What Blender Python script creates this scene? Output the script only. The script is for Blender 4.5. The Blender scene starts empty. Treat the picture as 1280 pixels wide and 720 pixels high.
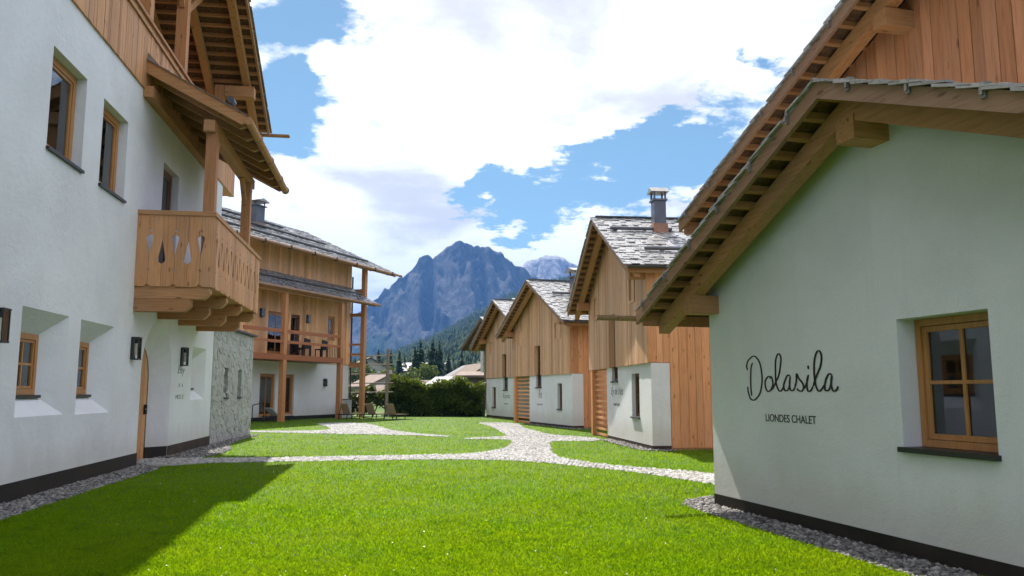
import bpy, bmesh, math, random
import numpy as np
from mathutils import Vector, noise
from mathutils.geometry import delaunay_2d_cdt
random.seed(7)
rng = np.random.default_rng(7)
R_ = math.radians
SC = bpy.context.scene
COL = SC.collection

# ------------------------------------------------------------------ camera, world, sun, exposure
cam = bpy.data.cameras.new('camera'); camo = bpy.data.objects.new('camera', cam); COL.objects.link(camo)
camo.location = (0, 0, 1.5); camo.rotation_euler = (R_(90 + 7.407), 0, 0)
cam.sensor_width = 36; cam.sensor_fit = 'HORIZONTAL'; cam.lens = 28.125
cam.clip_start = 0.1; cam.clip_end = 40000
SC.camera = camo
SUN_EL, SUN_AZ = 55.0, -20.0                     # azimuth from +Y, negative is to the left
w = bpy.data.worlds.new('World'); SC.world = w; w.use_nodes = True
EXPOSURE = 1.15
SC.view_settings.view_transform = 'Standard'; SC.view_settings.look = 'None'
SC.view_settings.exposure = EXPOSURE; SC.view_settings.gamma = 1
sl = bpy.data.lights.new('sun', 'SUN'); sl.energy = 5.0; sl.angle = R_(0.5); sl.color = (1, .95, .87)
so = bpy.data.objects.new('sun', sl); COL.objects.link(so)
so.rotation_euler = (R_(90 - SUN_EL), 0, R_(180 - SUN_AZ))
so.location = (0, 0, 50)


def build_world():
    nt = w.node_tree; N = nt.nodes; L = nt.links; N.clear()
    out = N.new('ShaderNodeOutputWorld'); bg = N.new('ShaderNodeBackground'); bg.inputs[1].default_value = 0.05
    sky = N.new('ShaderNodeTexSky'); sky.sky_type = 'NISHITA'; sky.sun_disc = False
    sky.sun_elevation = R_(SUN_EL); sky.sun_rotation = R_(SUN_AZ)
    sky.altitude = 1200; sky.dust_density = .3; sky.air_density = 1.0; sky.ozone_density = 2.0
    tc = N.new('ShaderNodeTexCoord'); sep = N.new('ShaderNodeSeparateXYZ'); L.new(tc.outputs['Generated'], sep.inputs[0])

    def m(op, a, b=None, c=None):
        n = N.new('ShaderNodeMath'); n.operation = op
        for i, x in enumerate((a, b, c)):
            if x is None: continue
            if isinstance(x, (int, float)): n.inputs[i].default_value = x
            else: L.new(x, n.inputs[i])
        return n.outputs[0]
    zc = m('ADD', m('MAXIMUM', sep.outputs[2], 0.0), 0.22)
    comb = N.new('ShaderNodeCombineXYZ'); L.new(m('DIVIDE', sep.outputs[0], zc), comb.inputs[0]); L.new(m('DIVIDE', sep.outputs[1], zc), comb.inputs[1])

    def nz(scale, detail, rough, off, dist=0.0):
        mp = N.new('ShaderNodeMapping'); mp.inputs['Location'].default_value = off; L.new(comb.outputs[0], mp.inputs[0])
        n = N.new('ShaderNodeTexNoise'); n.inputs['Scale'].default_value = scale; n.inputs['Detail'].default_value = detail
        n.inputs['Roughness'].default_value = rough; n.inputs['Distortion'].default_value = dist
        L.new(mp.outputs[0], n.inputs[0]); return n.outputs[0]
    big = m('ADD', m('MULTIPLY', nz(1.1, 4, .5, (3.1, 1.7, 0), .25), .62), m('MULTIPLY', nz(5.5, 9, .66, (1.4, 5.2, 0), .35), .40))
    cov = big
    # open blue gaps between the cumulus, as directions (x, y, z), radius, depth
    wn = N.new('ShaderNodeTexNoise'); wn.inputs['Scale'].default_value = 3.2; wn.inputs['Detail'].default_value = 8; wn.inputs['Roughness'].default_value = .62; L.new(comb.outputs[0], wn.inputs[0])
    ws = N.new('ShaderNodeVectorMath'); ws.operation = 'SUBTRACT'; ws.inputs[1].default_value = (.5, .5, .5); L.new(wn.outputs['Color'], ws.inputs[0])
    wm = N.new('ShaderNodeVectorMath'); wm.operation = 'SCALE'; wm.inputs['Scale'].default_value = .26; L.new(ws.outputs[0], wm.inputs[0])
    wa = N.new('ShaderNodeVectorMath'); wa.operation = 'ADD'; L.new(tc.outputs['Generated'], wa.inputs[0]); L.new(wm.outputs[0], wa.inputs[1])
    for d, r, k in BLUE:
        v = Vector(d).normalized()
        dp = N.new('ShaderNodeVectorMath'); dp.operation = 'DISTANCE'; dp.inputs[1].default_value = v
        nrm = N.new('ShaderNodeVectorMath'); nrm.operation = 'NORMALIZE'; L.new(wa.outputs[0], nrm.inputs[0])
        L.new(nrm.outputs[0], dp.inputs[0])
        g = m('SUBTRACT', 1.0, m('DIVIDE', dp.outputs['Value'], r * 1.38)); g = m('MAXIMUM', g, 0.0)
        cov = m('SUBTRACT', cov, m('MULTIPLY', m('POWER', g, 1.3), k * 1.15))
    mr = N.new('ShaderNodeMapRange'); mr.interpolation_type = 'SMOOTHSTEP'
    mr.inputs[1].default_value = .325; mr.inputs[2].default_value = .44; L.new(cov, mr.inputs[0])
    # grey cores of the thicker cloud
    core = nz(2.0, 8, .58, (7.3, 2.2, 1), .2)
    for d, r_, k in GREY:
        dp = N.new('ShaderNodeVectorMath'); dp.operation = 'DISTANCE'; dp.inputs[1].default_value = Vector(d).normalized(); L.new(tc.outputs['Generated'], dp.inputs[0])
        core = m('ADD', core, m('MULTIPLY', m('MAXIMUM', m('SUBTRACT', 1.0, m('DIVIDE', dp.outputs['Value'], r_)), 0.0), k))
    mr2 = N.new('ShaderNodeMapRange'); mr2.interpolation_type = 'SMOOTHSTEP'
    mr2.inputs[1].default_value = .48; mr2.inputs[2].default_value = .68; L.new(core, mr2.inputs[0])
    cc = N.new('ShaderNodeMix'); cc.data_type = 'RGBA'
    cc.inputs['A'].default_value = (15.5, 15.6, 16.6, 1); cc.inputs['B'].default_value = (9.4, 9.3, 9.3, 1)
    L.new(mr2.outputs[0], cc.inputs['Factor'])
    skm = N.new('ShaderNodeMix'); skm.data_type = 'RGBA'; skm.blend_type = 'MULTIPLY'; skm.inputs['Factor'].default_value = 1
    skm.inputs['B'].default_value = SKYMUL; L.new(sky.outputs[0], skm.inputs['A'])
    mx = N.new('ShaderNodeMix'); mx.data_type = 'RGBA'
    L.new(mr.outputs[0], mx.inputs['Factor']); L.new(skm.outputs['Result'], mx.inputs['A']); L.new(cc.outputs['Result'], mx.inputs['B'])
    L.new(mx.outputs['Result'], bg.inputs[0]); L.new(bg.outputs[0], out.inputs[0])


GREY = [((-.143, .963, .229), .09, .15), ((-.09, .966, .24), .06, .10), ((.047, .896, .441), .12, .16), ((.18, .91, .37), .08, .12)]
SKYMUL = (1.40, 1.50, 1.22, 1)
BLUE = [((-.269, .864, .425), .045, .24), ((-.232, .883, .41), .042, .26), ((-.272, .90, .344), .04, .2), ((-.258, .918, .306), .042, .26), ((-.287, .907, .307), .045, .22),
        ((0, .974, .225), .045, .22), ((.04, .968, .246), .055, .28), ((.098, .958, .269), .05, .26), ((.157, .953, .26), .065, .30), ((.203, .941, .269), .05, .28), ((.23, .932, .281), .06, .26), ((.05, .978, .202), .05, .2),
        ((.281, .881, .38), .03, .2), ((-.025, .969, .246), .04, .2), ((-.5, .8, .35), .2, .2), ((.75, .5, .45), .3, .2), ((-.8, -.3, .5), .3, .2), ((.2, -.8, .6), .3, .2), ((-.6, .3, .7), .3, .2)]
build_world()

# ------------------------------------------------------------------ mesh helpers
class MB:
    def __init__(s): s.v = []; s.f = []
    def add(s, vs, fs):
        b = len(s.v); s.v += [tuple(q) for q in vs]; s.f += [tuple(i + b for i in f) for f in fs]
    def hexa(s, p): s.add(p, [(0, 3, 2, 1), (4, 5, 6, 7), (0, 1, 5, 4), (1, 2, 6, 5), (2, 3, 7, 6), (3, 0, 4, 7)])
    def box(s, x0, x1, y0, y1, z0, z1):
        s.hexa([(x0, y0, z0), (x1, y0, z0), (x1, y1, z0), (x0, y1, z0), (x0, y0, z1), (x1, y0, z1), (x1, y1, z1), (x0, y1, z1)])
    def beam(s, a, b, wd, ht, up=(0, 0, 1)):
        a = Vector(a); b = Vector(b); d = (b - a).normalized(); x = d.cross(Vector(up))
        if x.length < 1e-4: x = Vector((1, 0, 0))
        x.normalize(); y = x.cross(d)
        c = [(-wd / 2, -ht / 2), (wd / 2, -ht / 2), (wd / 2, ht / 2), (-wd / 2, ht / 2)]
        s.hexa([a + x * i + y * j for i, j in c] + [b + x * i + y * j for i, j in c])
    def tube(s, a, b, r, n=8, r2=None, caps=True):
        a = Vector(a); b = Vector(b); d = (b - a).normalized(); x = d.orthogonal().normalized(); y = d.cross(x); r2 = r if r2 is None else r2
        vs = []
        for p, q in ((a, r), (b, r2)):
            for i in range(n):
                t = 2 * math.pi * i / n; vs.append(p + x * math.cos(t) * q + y * math.sin(t) * q)
        fs = [(i, (i + 1) % n, n + (i + 1) % n, n + i) for i in range(n)]
        if caps: fs += [tuple(range(n))[::-1], tuple(range(n, 2 * n))]
        s.add(vs, fs)
    def prism(s, poly, fn, t0, t1):
        n = len(poly)
        s.add([fn(u, v, t0) for u, v in poly] + [fn(u, v, t1) for u, v in poly],
              [tuple(range(n))[::-1], tuple(range(n, 2 * n))] + [(i, (i + 1) % n, n + (i + 1) % n, n + i) for i in range(n)])


def mk(name, mb, mat, parent=None, fix=True, smooth=False, **props):
    me = bpy.data.meshes.new(name); me.from_pydata(mb.v, [], mb.f)
    if fix and len(mb.f) < 4000:
        bm = bmesh.new(); bm.from_mesh(me); bmesh.ops.recalc_face_normals(bm, faces=bm.faces); bm.to_mesh(me); bm.free()
    if smooth: me.polygons.foreach_set('use_smooth', [True] * len(me.polygons))
    if mat: me.materials.append(mat)
    o = bpy.data.objects.new(name, me); COL.objects.link(o)
    if parent: o.parent = parent
    for k, v in props.items(): o[k] = v
    return o


def mk_np(name, verts, faces, mat, parent=None, **props):
    """verts (n,3), faces (m,k) as arrays"""
    me = bpy.data.meshes.new(name); n = len(verts); m, k = faces.shape
    me.vertices.add(n); me.vertices.foreach_set('co', np.asarray(verts, np.float32).ravel())
    me.loops.add(m * k); me.loops.foreach_set('vertex_index', faces.astype(np.int32).ravel())
    me.polygons.add(m); me.polygons.foreach_set('loop_start', np.arange(0, m * k, k, dtype=np.int32))
    me.update(calc_edges=True); me.validate()
    if mat: me.materials.append(mat)
    o = bpy.data.objects.new(name, me); COL.objects.link(o)
    if parent: o.parent = parent
    for kk, v in props.items(): o[kk] = v
    return o


def thing(name, label, cat, loc=(0, 0, 0), rz=0, group=None):
    o = bpy.data.objects.new(name, None); COL.objects.link(o); o.location = loc; o.rotation_euler = (0, 0, rz)
    o.empty_display_size = .3
    o['label'] = label; o['category'] = cat
    if group: o['group'] = group
    return o


def dup(root, loc, rz, label=None):
    r = root.copy(); COL.objects.link(r); r.location = loc; r.rotation_euler = (0, 0, rz)
    if label: r['label'] = label
    for ch in list(root.children):
        c = ch.copy(); COL.objects.link(c); c.parent = r
        for g in list(ch.children):
            d = g.copy(); COL.objects.link(d); d.parent = c
    return r

# ------------------------------------------------------------------ materials
class Mat:
    def __init__(s, name):
        s.m = bpy.data.materials.new(name); s.m.use_nodes = True; s.nt = s.m.node_tree; s.N = s.nt.nodes; s.L = s.nt.links
        s.b = s.N['Principled BSDF']
    def n(s, t, **k):
        q = s.N.new(t)
        for a, v in k.items(): setattr(q, a, v)
        return q
    def math(s, op, a, b=None):
        q = s.n('ShaderNodeMath', operation=op)
        for i, x in enumerate((a, b)):
            if x is None: continue
            if isinstance(x, (int, float)): q.inputs[i].default_value = x
            else: s.L.new(x, q.inputs[i])
        return q.outputs[0]
    def coords(s, scale=(1, 1, 1), rand=True, gen='Object'):
        tc = s.n('ShaderNodeTexCoord'); mp = s.n('ShaderNodeMapping'); mp.inputs['Scale'].default_value = scale
        if rand:
            oi = s.n('ShaderNodeObjectInfo'); add = s.n('ShaderNodeVectorMath', operation='ADD')
            s.L.new(tc.outputs[gen], add.inputs[0]); s.L.new(s.math('MULTIPLY', oi.outputs['Random'], 37.0), add.inputs[1]); s.L.new(add.outputs[0], mp.inputs[0])
        else: s.L.new(tc.outputs[gen], mp.inputs[0])
        return mp.outputs[0]
    def noise(s, vec, scale, detail=4, rough=.55, dist=0):
        q = s.n('ShaderNodeTexNoise'); q.inputs['Scale'].default_value = scale; q.inputs['Detail'].default_value = detail
        q.inputs['Roughness'].default_value = rough; q.inputs['Distortion'].default_value = dist; s.L.new(vec, q.inputs[0]); return q.outputs[0]
    def ramp(s, fac, stops, interp='LINEAR'):
        q = s.n('ShaderNodeValToRGB'); q.color_ramp.interpolation = interp; e = q.color_ramp.elements
        while len(e) < len(stops): e.new(.5)
        for x, (p, c) in zip(e, stops): x.position = p; x.color = (*c, 1) if len(c) == 3 else c
        s.L.new(fac, q.inputs[0]); return q.outputs[0]
    def mix(s, f, a, b, blend='MIX'):
        q = s.n('ShaderNodeMix', data_type='RGBA', blend_type=blend)
        for k, x in (('Factor', f), ('A', a), ('B', b)):
            if isinstance(x, (int, float)): q.inputs[k].default_value = x
            elif isinstance(x, tuple): q.inputs[k].default_value = (*x, 1) if len(x) == 3 else x
            else: s.L.new(x, q.inputs[k])
        return q.outputs['Result']
    def bump(s, h, strength=.3, dist=.01):
        q = s.n('ShaderNodeBump'); q.inputs['Strength'].default_value = strength; q.inputs['Distance'].default_value = dist
        s.L.new(h, q.inputs['Height']); s.L.new(q.outputs[0], s.b.inputs['Normal'])
    def col(s, c): s.L.new(c, s.b.inputs['Base Color']) if not isinstance(c, tuple) else setattr(s.b.inputs['Base Color'], 'default_value', (*c, 1))
    def rough(s, r, spec=.5): s.b.inputs['Roughness'].default_value = r; s.b.inputs['Specular IOR Level'].default_value = spec
    def var(s):
        """0..1 value, different for each object and each loose piece of a joined mesh"""
        g = s.n('ShaderNodeNewGeometry'); oi = s.n('ShaderNodeObjectInfo')
        return s.math('FRACT', s.math('ADD', g.outputs['Random Per Island'], s.math('MULTIPLY', oi.outputs['Random'], 7.31)))


def hsv(c, k, sat=1):
    g = sum(c) / 3; return tuple(max(0, (g + (x - g) * sat) * k) for x in c)


def wood(name, c, axis='z', var=.3, rough=.62, knots=True, spec=.3):
    M = Mat(name); big = 14.0; sc = {'z': (big, big, .8), 'x': (.8, big, big), 'y': (big, .8, big)}[axis]
    v = M.coords(sc); f = M.noise(v, 2.2, 6, .62, .6)
    base = M.ramp(f, [(.28, hsv(c, .66, 1.1)), (.5, c), (.75, hsv(c, 1.16, .95))])
    rv = M.var()
    tint = M.ramp(rv, [(0, hsv((1, .94, .86), 1 - var)), (.35, (1, 1, 1)), (.7, hsv((1, .97, .92), 1 - var * .5)), (1, hsv((1, 1.0, 1.0), 1 + var * .35))])
    colr = M.mix(1.0, base, tint, 'MULTIPLY')
    if knots:
        k = {'z': (7, 7, 2.2), 'x': (2.2, 7, 7), 'y': (7, 2.2, 7)}[axis]
        vo = M.n('ShaderNodeTexVoronoi'); vo.inputs['Scale'].default_value = 1.0; M.L.new(M.coords(k), vo.inputs[0])
        kf = M.ramp(vo.outputs['Distance'], [(.085, (1, 1, 1)), (.16, (0, 0, 0))])
        colr = M.mix(M.math('MULTIPLY', kf, .85), colr, hsv(c, .32, 1.2))
    # slow weathering
    wf = M.noise(M.coords((1, 1, .35)), .9, 3)
    colr = M.mix(M.ramp(wf, [(.42, (0, 0, 0)), (.75, (.35, .35, .35))]), colr, hsv(c, .72, .55))
    M.col(colr); M.rough(rough, spec); M.bump(f, .25, .006); return M.m


def stucco(name, c=(.72, .725, .755)):
    M = Mat(name); v = M.coords((1, 1, 1)); f = M.noise(v, 90, 3, .7); g = M.noise(v, .55, 5, .6, .4); h = M.noise(v, 9, 4, .65)
    a = M.ramp(g, [(.3, hsv(c, .85)), (.62, c)]); a = M.mix(M.ramp(h, [(.35, (0, 0, 0)), (.75, (.22, .22, .22))]), a, hsv(c, .85))
    # rain splash and dirt near the ground
    tc = M.n('ShaderNodeTexCoord'); sp = M.n('ShaderNodeSeparateXYZ'); M.L.new(tc.outputs['Object'], sp.inputs[0])
    d = M.math('ADD', sp.outputs[2], M.math('MULTIPLY', M.noise(M.coords((1.4, 1.4, .35)), 2.0, 5), -.7))
    a = M.mix(M.ramp(d, [(.0, (.42, .42, .42)), (.42, (0, 0, 0))]), a, (.50, .47, .38))
    st = M.noise(M.coords((5, 5, .22)), 1.6, 5, .6); a = M.mix(M.ramp(st, [(.56, (0, 0, 0)), (.80, (.30, .30, .30))]), a, hsv(c, .80))
    M.col(a); M.rough(.92, .15); M.bump(M.math('ADD', f, M.math('MULTIPLY', h, 1.6)), .75, .008); return M.m


def plain(name, c, rough=.5, spec=.4, nscale=8, amt=.25, metal=0, bump=0):
    M = Mat(name); f = M.noise(M.coords(), nscale, 4)
    M.col(M.ramp(f, [(.3, hsv(c, 1 - amt)), (.7, hsv(c, 1 + amt * .5))])); M.rough(rough, spec); M.b.inputs['Metallic'].default_value = metal
    if bump: M.bump(f, bump, .01)
    return M.m


def shingle_mat(name, a, b, rough=.40, spec=.5):
    M = Mat(name); rv = M.var(); f = M.noise(M.coords((6, 6, 6)), 2.5, 5, .65)
    c = M.mix(rv, a, b); c = M.mix(M.ramp(f, [(.35, (0, 0, 0)), (.7, (.5, .5, .5))]), c, hsv(a, .5))
    M.col(c); M.rough(rough, spec); M.bump(f, .35, .01)
    rr = M.math('ADD', M.math('MULTIPLY', M.noise(M.coords((3, 3, 3)), 3, 3), .3), rough - .15); M.L.new(rr, M.b.inputs['Roughness']); return M.m


def glass_mat(name, tint=(.9, .93, .92)):
    M = Mat(name); nt = M.nt
    gl = M.n('ShaderNodeBsdfGlossy'); gl.inputs['Roughness'].default_value = .03; gl.inputs['Color'].default_value = (.9, .95, 1, 1)
    tr = M.n('ShaderNodeBsdfTransparent'); tr.inputs['Color'].default_value = (*tint, 1)
    fr = M.n('ShaderNodeFresnel'); fr.inputs['IOR'].default_value = 1.6
    f = M.math('ADD', M.math('MULTIPLY', fr.outputs[0], 1.0), .06); mx = M.n('ShaderNodeMixShader')
    M.L.new(f, mx.inputs[0]); M.L.new(tr.outputs[0], mx.inputs[1]); M.L.new(gl.outputs[0], mx.inputs[2])
    M.L.new(mx.outputs[0], M.N['Material Output'].inputs[0]); return M.m


def leafy(name, c1, c2, transl=.35, rough=.5, spec=.25):
    M = Mat(name); g = M.n('ShaderNodeNewGeometry'); cc = M.ramp(g.outputs['Random Per Island'], [(0, c1), (1, c2)])
    M.col(cc); M.rough(rough, spec)
    tl = M.n('ShaderNodeBsdfTranslucent'); tcc = M.mix(1.0, cc, (1.5, 1.25, .35), 'MULTIPLY'); M.L.new(tcc, tl.inputs[0])
    mx = M.n('ShaderNodeMixShader'); mx.inputs[0].default_value = transl
    M.L.new(M.b.outputs[0], mx.inputs[1]); M.L.new(tl.outputs[0], mx.inputs[2]); M.L.new(mx.outputs[0], M.N['Material Output'].inputs[0]); return M.m


LARCH = (.60, .30, .135); BEIGE = (.66, .385, .22); ORANGE = (.74, .345, .155)
m_stucco = stucco('stucco'); m_board = wood('larch_boards', LARCH, 'z', .42); m_beige = wood('larch_weathered', BEIGE, 'z', .40, knots=False)
m_orange = wood('larch_orange', ORANGE, 'z', .40); m_beam_x = wood('beam_along', (.47, .235, .10), 'x', .2); m_beam_y = wood('beam_across', (.47, .235, .10), 'y', .25)
m_beam_z = wood('beam_upright', (.50, .235, .10), 'z', .2); m_rail = wood('rail_red', (.36, .13, .055), 'x', .2, knots=False)
m_red = wood('larch_red', (.58, .255, .12), 'z', .42)
m_board2 = wood('larch_light', (.80, .44, .21), 'z', .40)
m_batten = wood('batten', (.42, .20, .085), 'y', .3, knots=False)
m_verge = wood('verge_grey', (.35, .205, .13), 'x', .2, .7); m_verge_o = wood('verge_fresh', (.40, .20, .09), 'x', .2, .7)
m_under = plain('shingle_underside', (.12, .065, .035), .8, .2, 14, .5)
m_shing = shingle_mat('shingles_grey', (.37, .365, .36), (.24, .235, .23), .28, 1.0); m_shing_b = shingle_mat('shingles_brown', (.22, .17, .13), (.13, .095, .07), .5)
m_plinth = plain('plinth_dark', (.022, .017, .014), .6, .3, 3, .4); m_plinth_b = plain('plinth_brown', (.055, .036, .026), .7, .3, 3, .4)
m_black = plain('black_metal', (.018, .018, .02), .45, .5); m_zinc = plain('zinc_grey', (.10, .105, .12), .4, .5, 3, .2, .6); m_steel = plain('steel_clip', (.30, .29, .27), .4, .5, 5, .2, .7)
m_copper = plain('copper_flashing', (.30, .15, .09), .5, .5, 4, .3, .3)
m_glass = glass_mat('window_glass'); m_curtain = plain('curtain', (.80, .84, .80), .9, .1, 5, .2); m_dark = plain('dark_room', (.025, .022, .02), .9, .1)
m_frame = wood('window_frame', (.44, .20, .06), 'z', .1, .45, False, .4); m_frame_d = wood('window_frame_dark', (.16, .075, .03), 'z', .1, .45, False, .4)
m_letter = plain('lettering', (.035, .03, .028), .6, .2); m_letter_s = plain('lettering_faded', (.24, .24, .235), .7, .2)
m_shing2 = shingle_mat('shingles_dark', (.20, .195, .19), (.10, .10, .10), .26, 1.0)
m_stone_a = Mat('wall_stone'); _f = m_stone_a.noise(m_stone_a.coords(), 6, 5, .65)
m_stone_a.col(m_stone_a.mix(m_stone_a.ramp(_f, [(.35, (0, 0, 0)), (.7, (1, 1, 1))]), m_stone_a.ramp(m_stone_a.var(), [(0, (.22, .22, .215)), (.4, (.34, .34, .325)), (.75, (.40, .395, .38)), (1, (.27, .265, .235))]), (.43, .43, .415)))
m_stone_a.rough(.9, .2); m_stone_a.bump(_f, .6, .02); m_stone = m_stone_a.m
m_mortar = plain('mortar', (.40, .40, .385), .95, .1, 9, .3, bump=.4)

# ------------------------------------------------------------------ house kit
class House:
    """local frame: X runs along the facade (s), outward distance o, up z"""
    def __init__(s, name, label, cat, org, hd, sg, group=None):
        s.sg = sg; s.root = thing(name, label, cat, (org[0], org[1], 0), R_(90 - hd), group)
    def P(s, a, o, z): return (a, o * s.sg, z)
    def box(s, mb, s0, s1, o0, o1, z0, z1): mb.box(s0, s1, min(o0 * s.sg, o1 * s.sg), max(o0 * s.sg, o1 * s.sg), z0, z1)
    def obox(s, name, mat, s0, s1, o0, o1, z0, z1, parent=None, **k):
        mb = MB(); s.box(mb, s0, s1, o0, o1, z0, z1); return mk(name, mb, mat, parent or s.root, **k)
    def obeam(s, name, mat, a, b, wd, ht, parent=None, up=(0, 0, 1)):
        mb = MB(); mb.beam(s.P(*a), s.P(*b), wd, ht, up); return mk(name, mb, mat, parent or s.root)


def facade(H, mb, s0, s1, z0, z1, holes, o=0.0):
    """front face with holes; hole = dict(s0,s1,z0,z1, d depth, i inset splay, arch)"""
    S = sorted({s0, s1, *[h['s0'] for h in holes], *[h['s1'] for h in holes]}); Z = sorted({z0, z1, *[h['z0'] for h in holes], *[h['z1'] for h in holes]})
    S = [x for x in S if s0 <= x <= s1]; Z = [x for x in Z if z0 <= x <= z1]
    for a, b in zip(S, S[1:]):
        for c, d in zip(Z, Z[1:]):
            ms, mz = (a + b) / 2, (c + d) / 2
            if any(h['s0'] < ms < h['s1'] and h['z0'] < mz < h['z1'] for h in holes): continue
            mb.add([H.P(a, o, c), H.P(b, o, c), H.P(b, o, d), H.P(a, o, d)], [(0, 1, 2, 3)])
    for h in holes:
        d = h.get('d', .2); i = h.get('i', (0, 0, 0, 0)); a, b, c, e = h['s0'], h['s1'], h['z0'], h['z1']
        if h.get('arch'):
            n = 14; r = (b - a) / 2; zc = e - r; cs = (a + b) / 2; ri = r - i[0]; zci = zc - .1
            outer = [(cs + r * math.cos(t), zc + r * math.sin(t)) for t in np.linspace(0, math.pi, n)]
            inner = [(cs + ri * math.cos(t), zci + ri * math.sin(t)) for t in np.linspace(0, math.pi, n)]
            for k in range(n - 1):
                (x0, y0), (x1, y1) = outer[k], outer[k + 1]
                mb.add([H.P(x0, o, y0), H.P(x1, o, y1), H.P(x1, o, e), H.P(x0, o, e)], [(0, 1, 2, 3)])
            oo = [(b, c)] + outer + [(a, c)]; ii = [(cs + ri, c)] + inner + [(cs - ri, c)]
            for k in range(len(oo) - 1):
                mb.add([H.P(*_3(oo[k], o)), H.P(*_3(oo[k + 1], o)), H.P(*_3(ii[k + 1], o - d)), H.P(*_3(ii[k], o - d))], [(0, 1, 2, 3)])
            continue
        a2, b2, c2, e2 = a + i[0], b - i[1], c + i[2], e - i[3]
        q = [(a, c), (b, c), (b, e), (a, e)]; p = [(a2, c2), (b2, c2), (b2, e2), (a2, e2)]
        for k in range(4):
            l = (k + 1) % 4
            mb.add([H.P(*_3(q[k], o)), H.P(*_3(q[l], o)), H.P(*_3(p[l], o - d)), H.P(*_3(p[k], o - d))], [(0, 1, 2, 3)])


def _3(p, o): return (p[0], o, p[1])


def window(H, s0, s1, z0, z1, o, nx=2, nz=2, mat=None, fw=.09, sash=.05, bar=.04, sill=None, curtain=True, label=None, name='window', deep=.5):
    """window frame (> glass panes, sill, curtain) set with its outer face at o"""
    mat = mat or m_frame; mb = MB(); t = .07
    for (a, b, c, d) in ((s0, s0 + fw, z0, z1), (s1 - fw, s1, z0, z1), (s0 + fw, s1 - fw, z0, z0 + fw), (s0 + fw, s1 - fw, z1 - fw, z1)): H.box(mb, a, b, o - t, o, c, d)
    a0, a1, c0, c1 = s0 + fw, s1 - fw, z0 + fw, z1 - fw; g = .006
    for (a, b, c, d) in ((a0 + g, a0 + sash, c0 + g, c1 - g), (a1 - sash, a1 - g, c0 + g, c1 - g), (a0 + sash, a1 - sash, c0 + g, c0 + sash), (a0 + sash, a1 - sash, c1 - sash, c1 - g)): H.box(mb, a, b, o - t, o - .018, c, d)
    a0 += sash; a1 -= sash; c0 += sash; c1 -= sash
    for k in range(1, nx): x = a0 + (a1 - a0) * k / nx; H.box(mb, x - bar / 2, x + bar / 2, o - t + .004, o - .022, c0, c1)
    for k in range(1, nz): x = c0 + (c1 - c0) * k / nz; H.box(mb, a0, a1, o - t + .006, o - .024, x - bar / 2, x + bar / 2)
    f = mk(name, mb, mat, H.root)
    if label: f['label'] = label
    for i in range(nx):
        for j in range(nz):
            xa = a0 + (a1 - a0) * i / nx + (bar / 2 if i else 0); xb = a0 + (a1 - a0) * (i + 1) / nx - (bar / 2 if i < nx - 1 else 0)
            za = c0 + (c1 - c0) * j / nz + (bar / 2 if j else 0); zb = c0 + (c1 - c0) * (j + 1) / nz - (bar / 2 if j < nz - 1 else 0)
            H.obox('pane', m_glass, xa, xb, o - .048, o - .042, za, zb, f)
    if curtain:
        mb = MB(); n = 14; ss = np.linspace(s0 + fw, s1 - fw, n + 1)
        for k in range(n):
            ya, yb = o - .16 - .025 * (k % 2), o - .16 - .025 * ((k + 1) % 2)
            mb.add([H.P(ss[k], ya, z0), H.P(ss[k + 1], yb, z0), H.P(ss[k + 1], yb, z1), H.P(ss[k], ya, z1)], [(0, 1, 2, 3)])
        mk('curtain', mb, m_curtain, f, fix=False)
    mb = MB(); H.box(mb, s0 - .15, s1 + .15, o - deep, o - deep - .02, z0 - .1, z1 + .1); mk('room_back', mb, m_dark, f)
    if sill:
        so_, sm = sill; H.obox('sill', sm, s0 - .03, s1 + .03, o - .02, so_, z0 - .05, z0 - .004, f)
    return f


def planks(H, parent, u0, u1, zb, zt, place, th, wd, mat, holes=(), joined=False, name='plank', seed=1):
    """vertical boards between u0..u1; zt(u) is the top; place(u, depth, z) -> local point"""
    rd = random.Random(seed); u = u0; J = MB()
    while u < u1 - .02:
        w_ = min(wd * rd.uniform(.8, 1.2), u1 - u)
        if u1 - (u + w_) < wd * .4: w_ = u1 - u
        a, b = u + .004, u + w_ - .004; c = (a + b) / 2; iv = [(zb, None)]
        spans = [[zb, 1e9]]
        for h in holes:
            if h[0] < c < h[1]:
                ns = []
                for x, y in spans:
                    if h[3] <= x or h[2] >= y: ns.append([x, y]); continue
                    if h[2] > x + .02: ns.append([x, h[2]])
                    if h[3] < y - .02: ns.append([h[3], y])
                spans = ns
        dd = th + rd.uniform(0, .010)
        for x, y in spans:
            ya, yb = min(y, zt(a)), min(y, zt(b))
            if max(ya, yb) <= x + .02: continue
            mb = J if joined else MB()
            zz = x + (rd.uniform(-.004, .004) if x == zb else 0)
            mb.hexa([place(a, 0, zz), place(b, 0, zz), place(b, dd, zz), place(a, dd, zz), place(a, 0, ya), place(b, 0, yb), place(b, dd, yb), place(a, dd, ya)])
            if not joined: mk(name, mb, mat, parent)
        u += w_
    if joined:
        o = mk('board_cladding', J, mat, parent); o['kind'] = 'stuff'; return o


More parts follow.
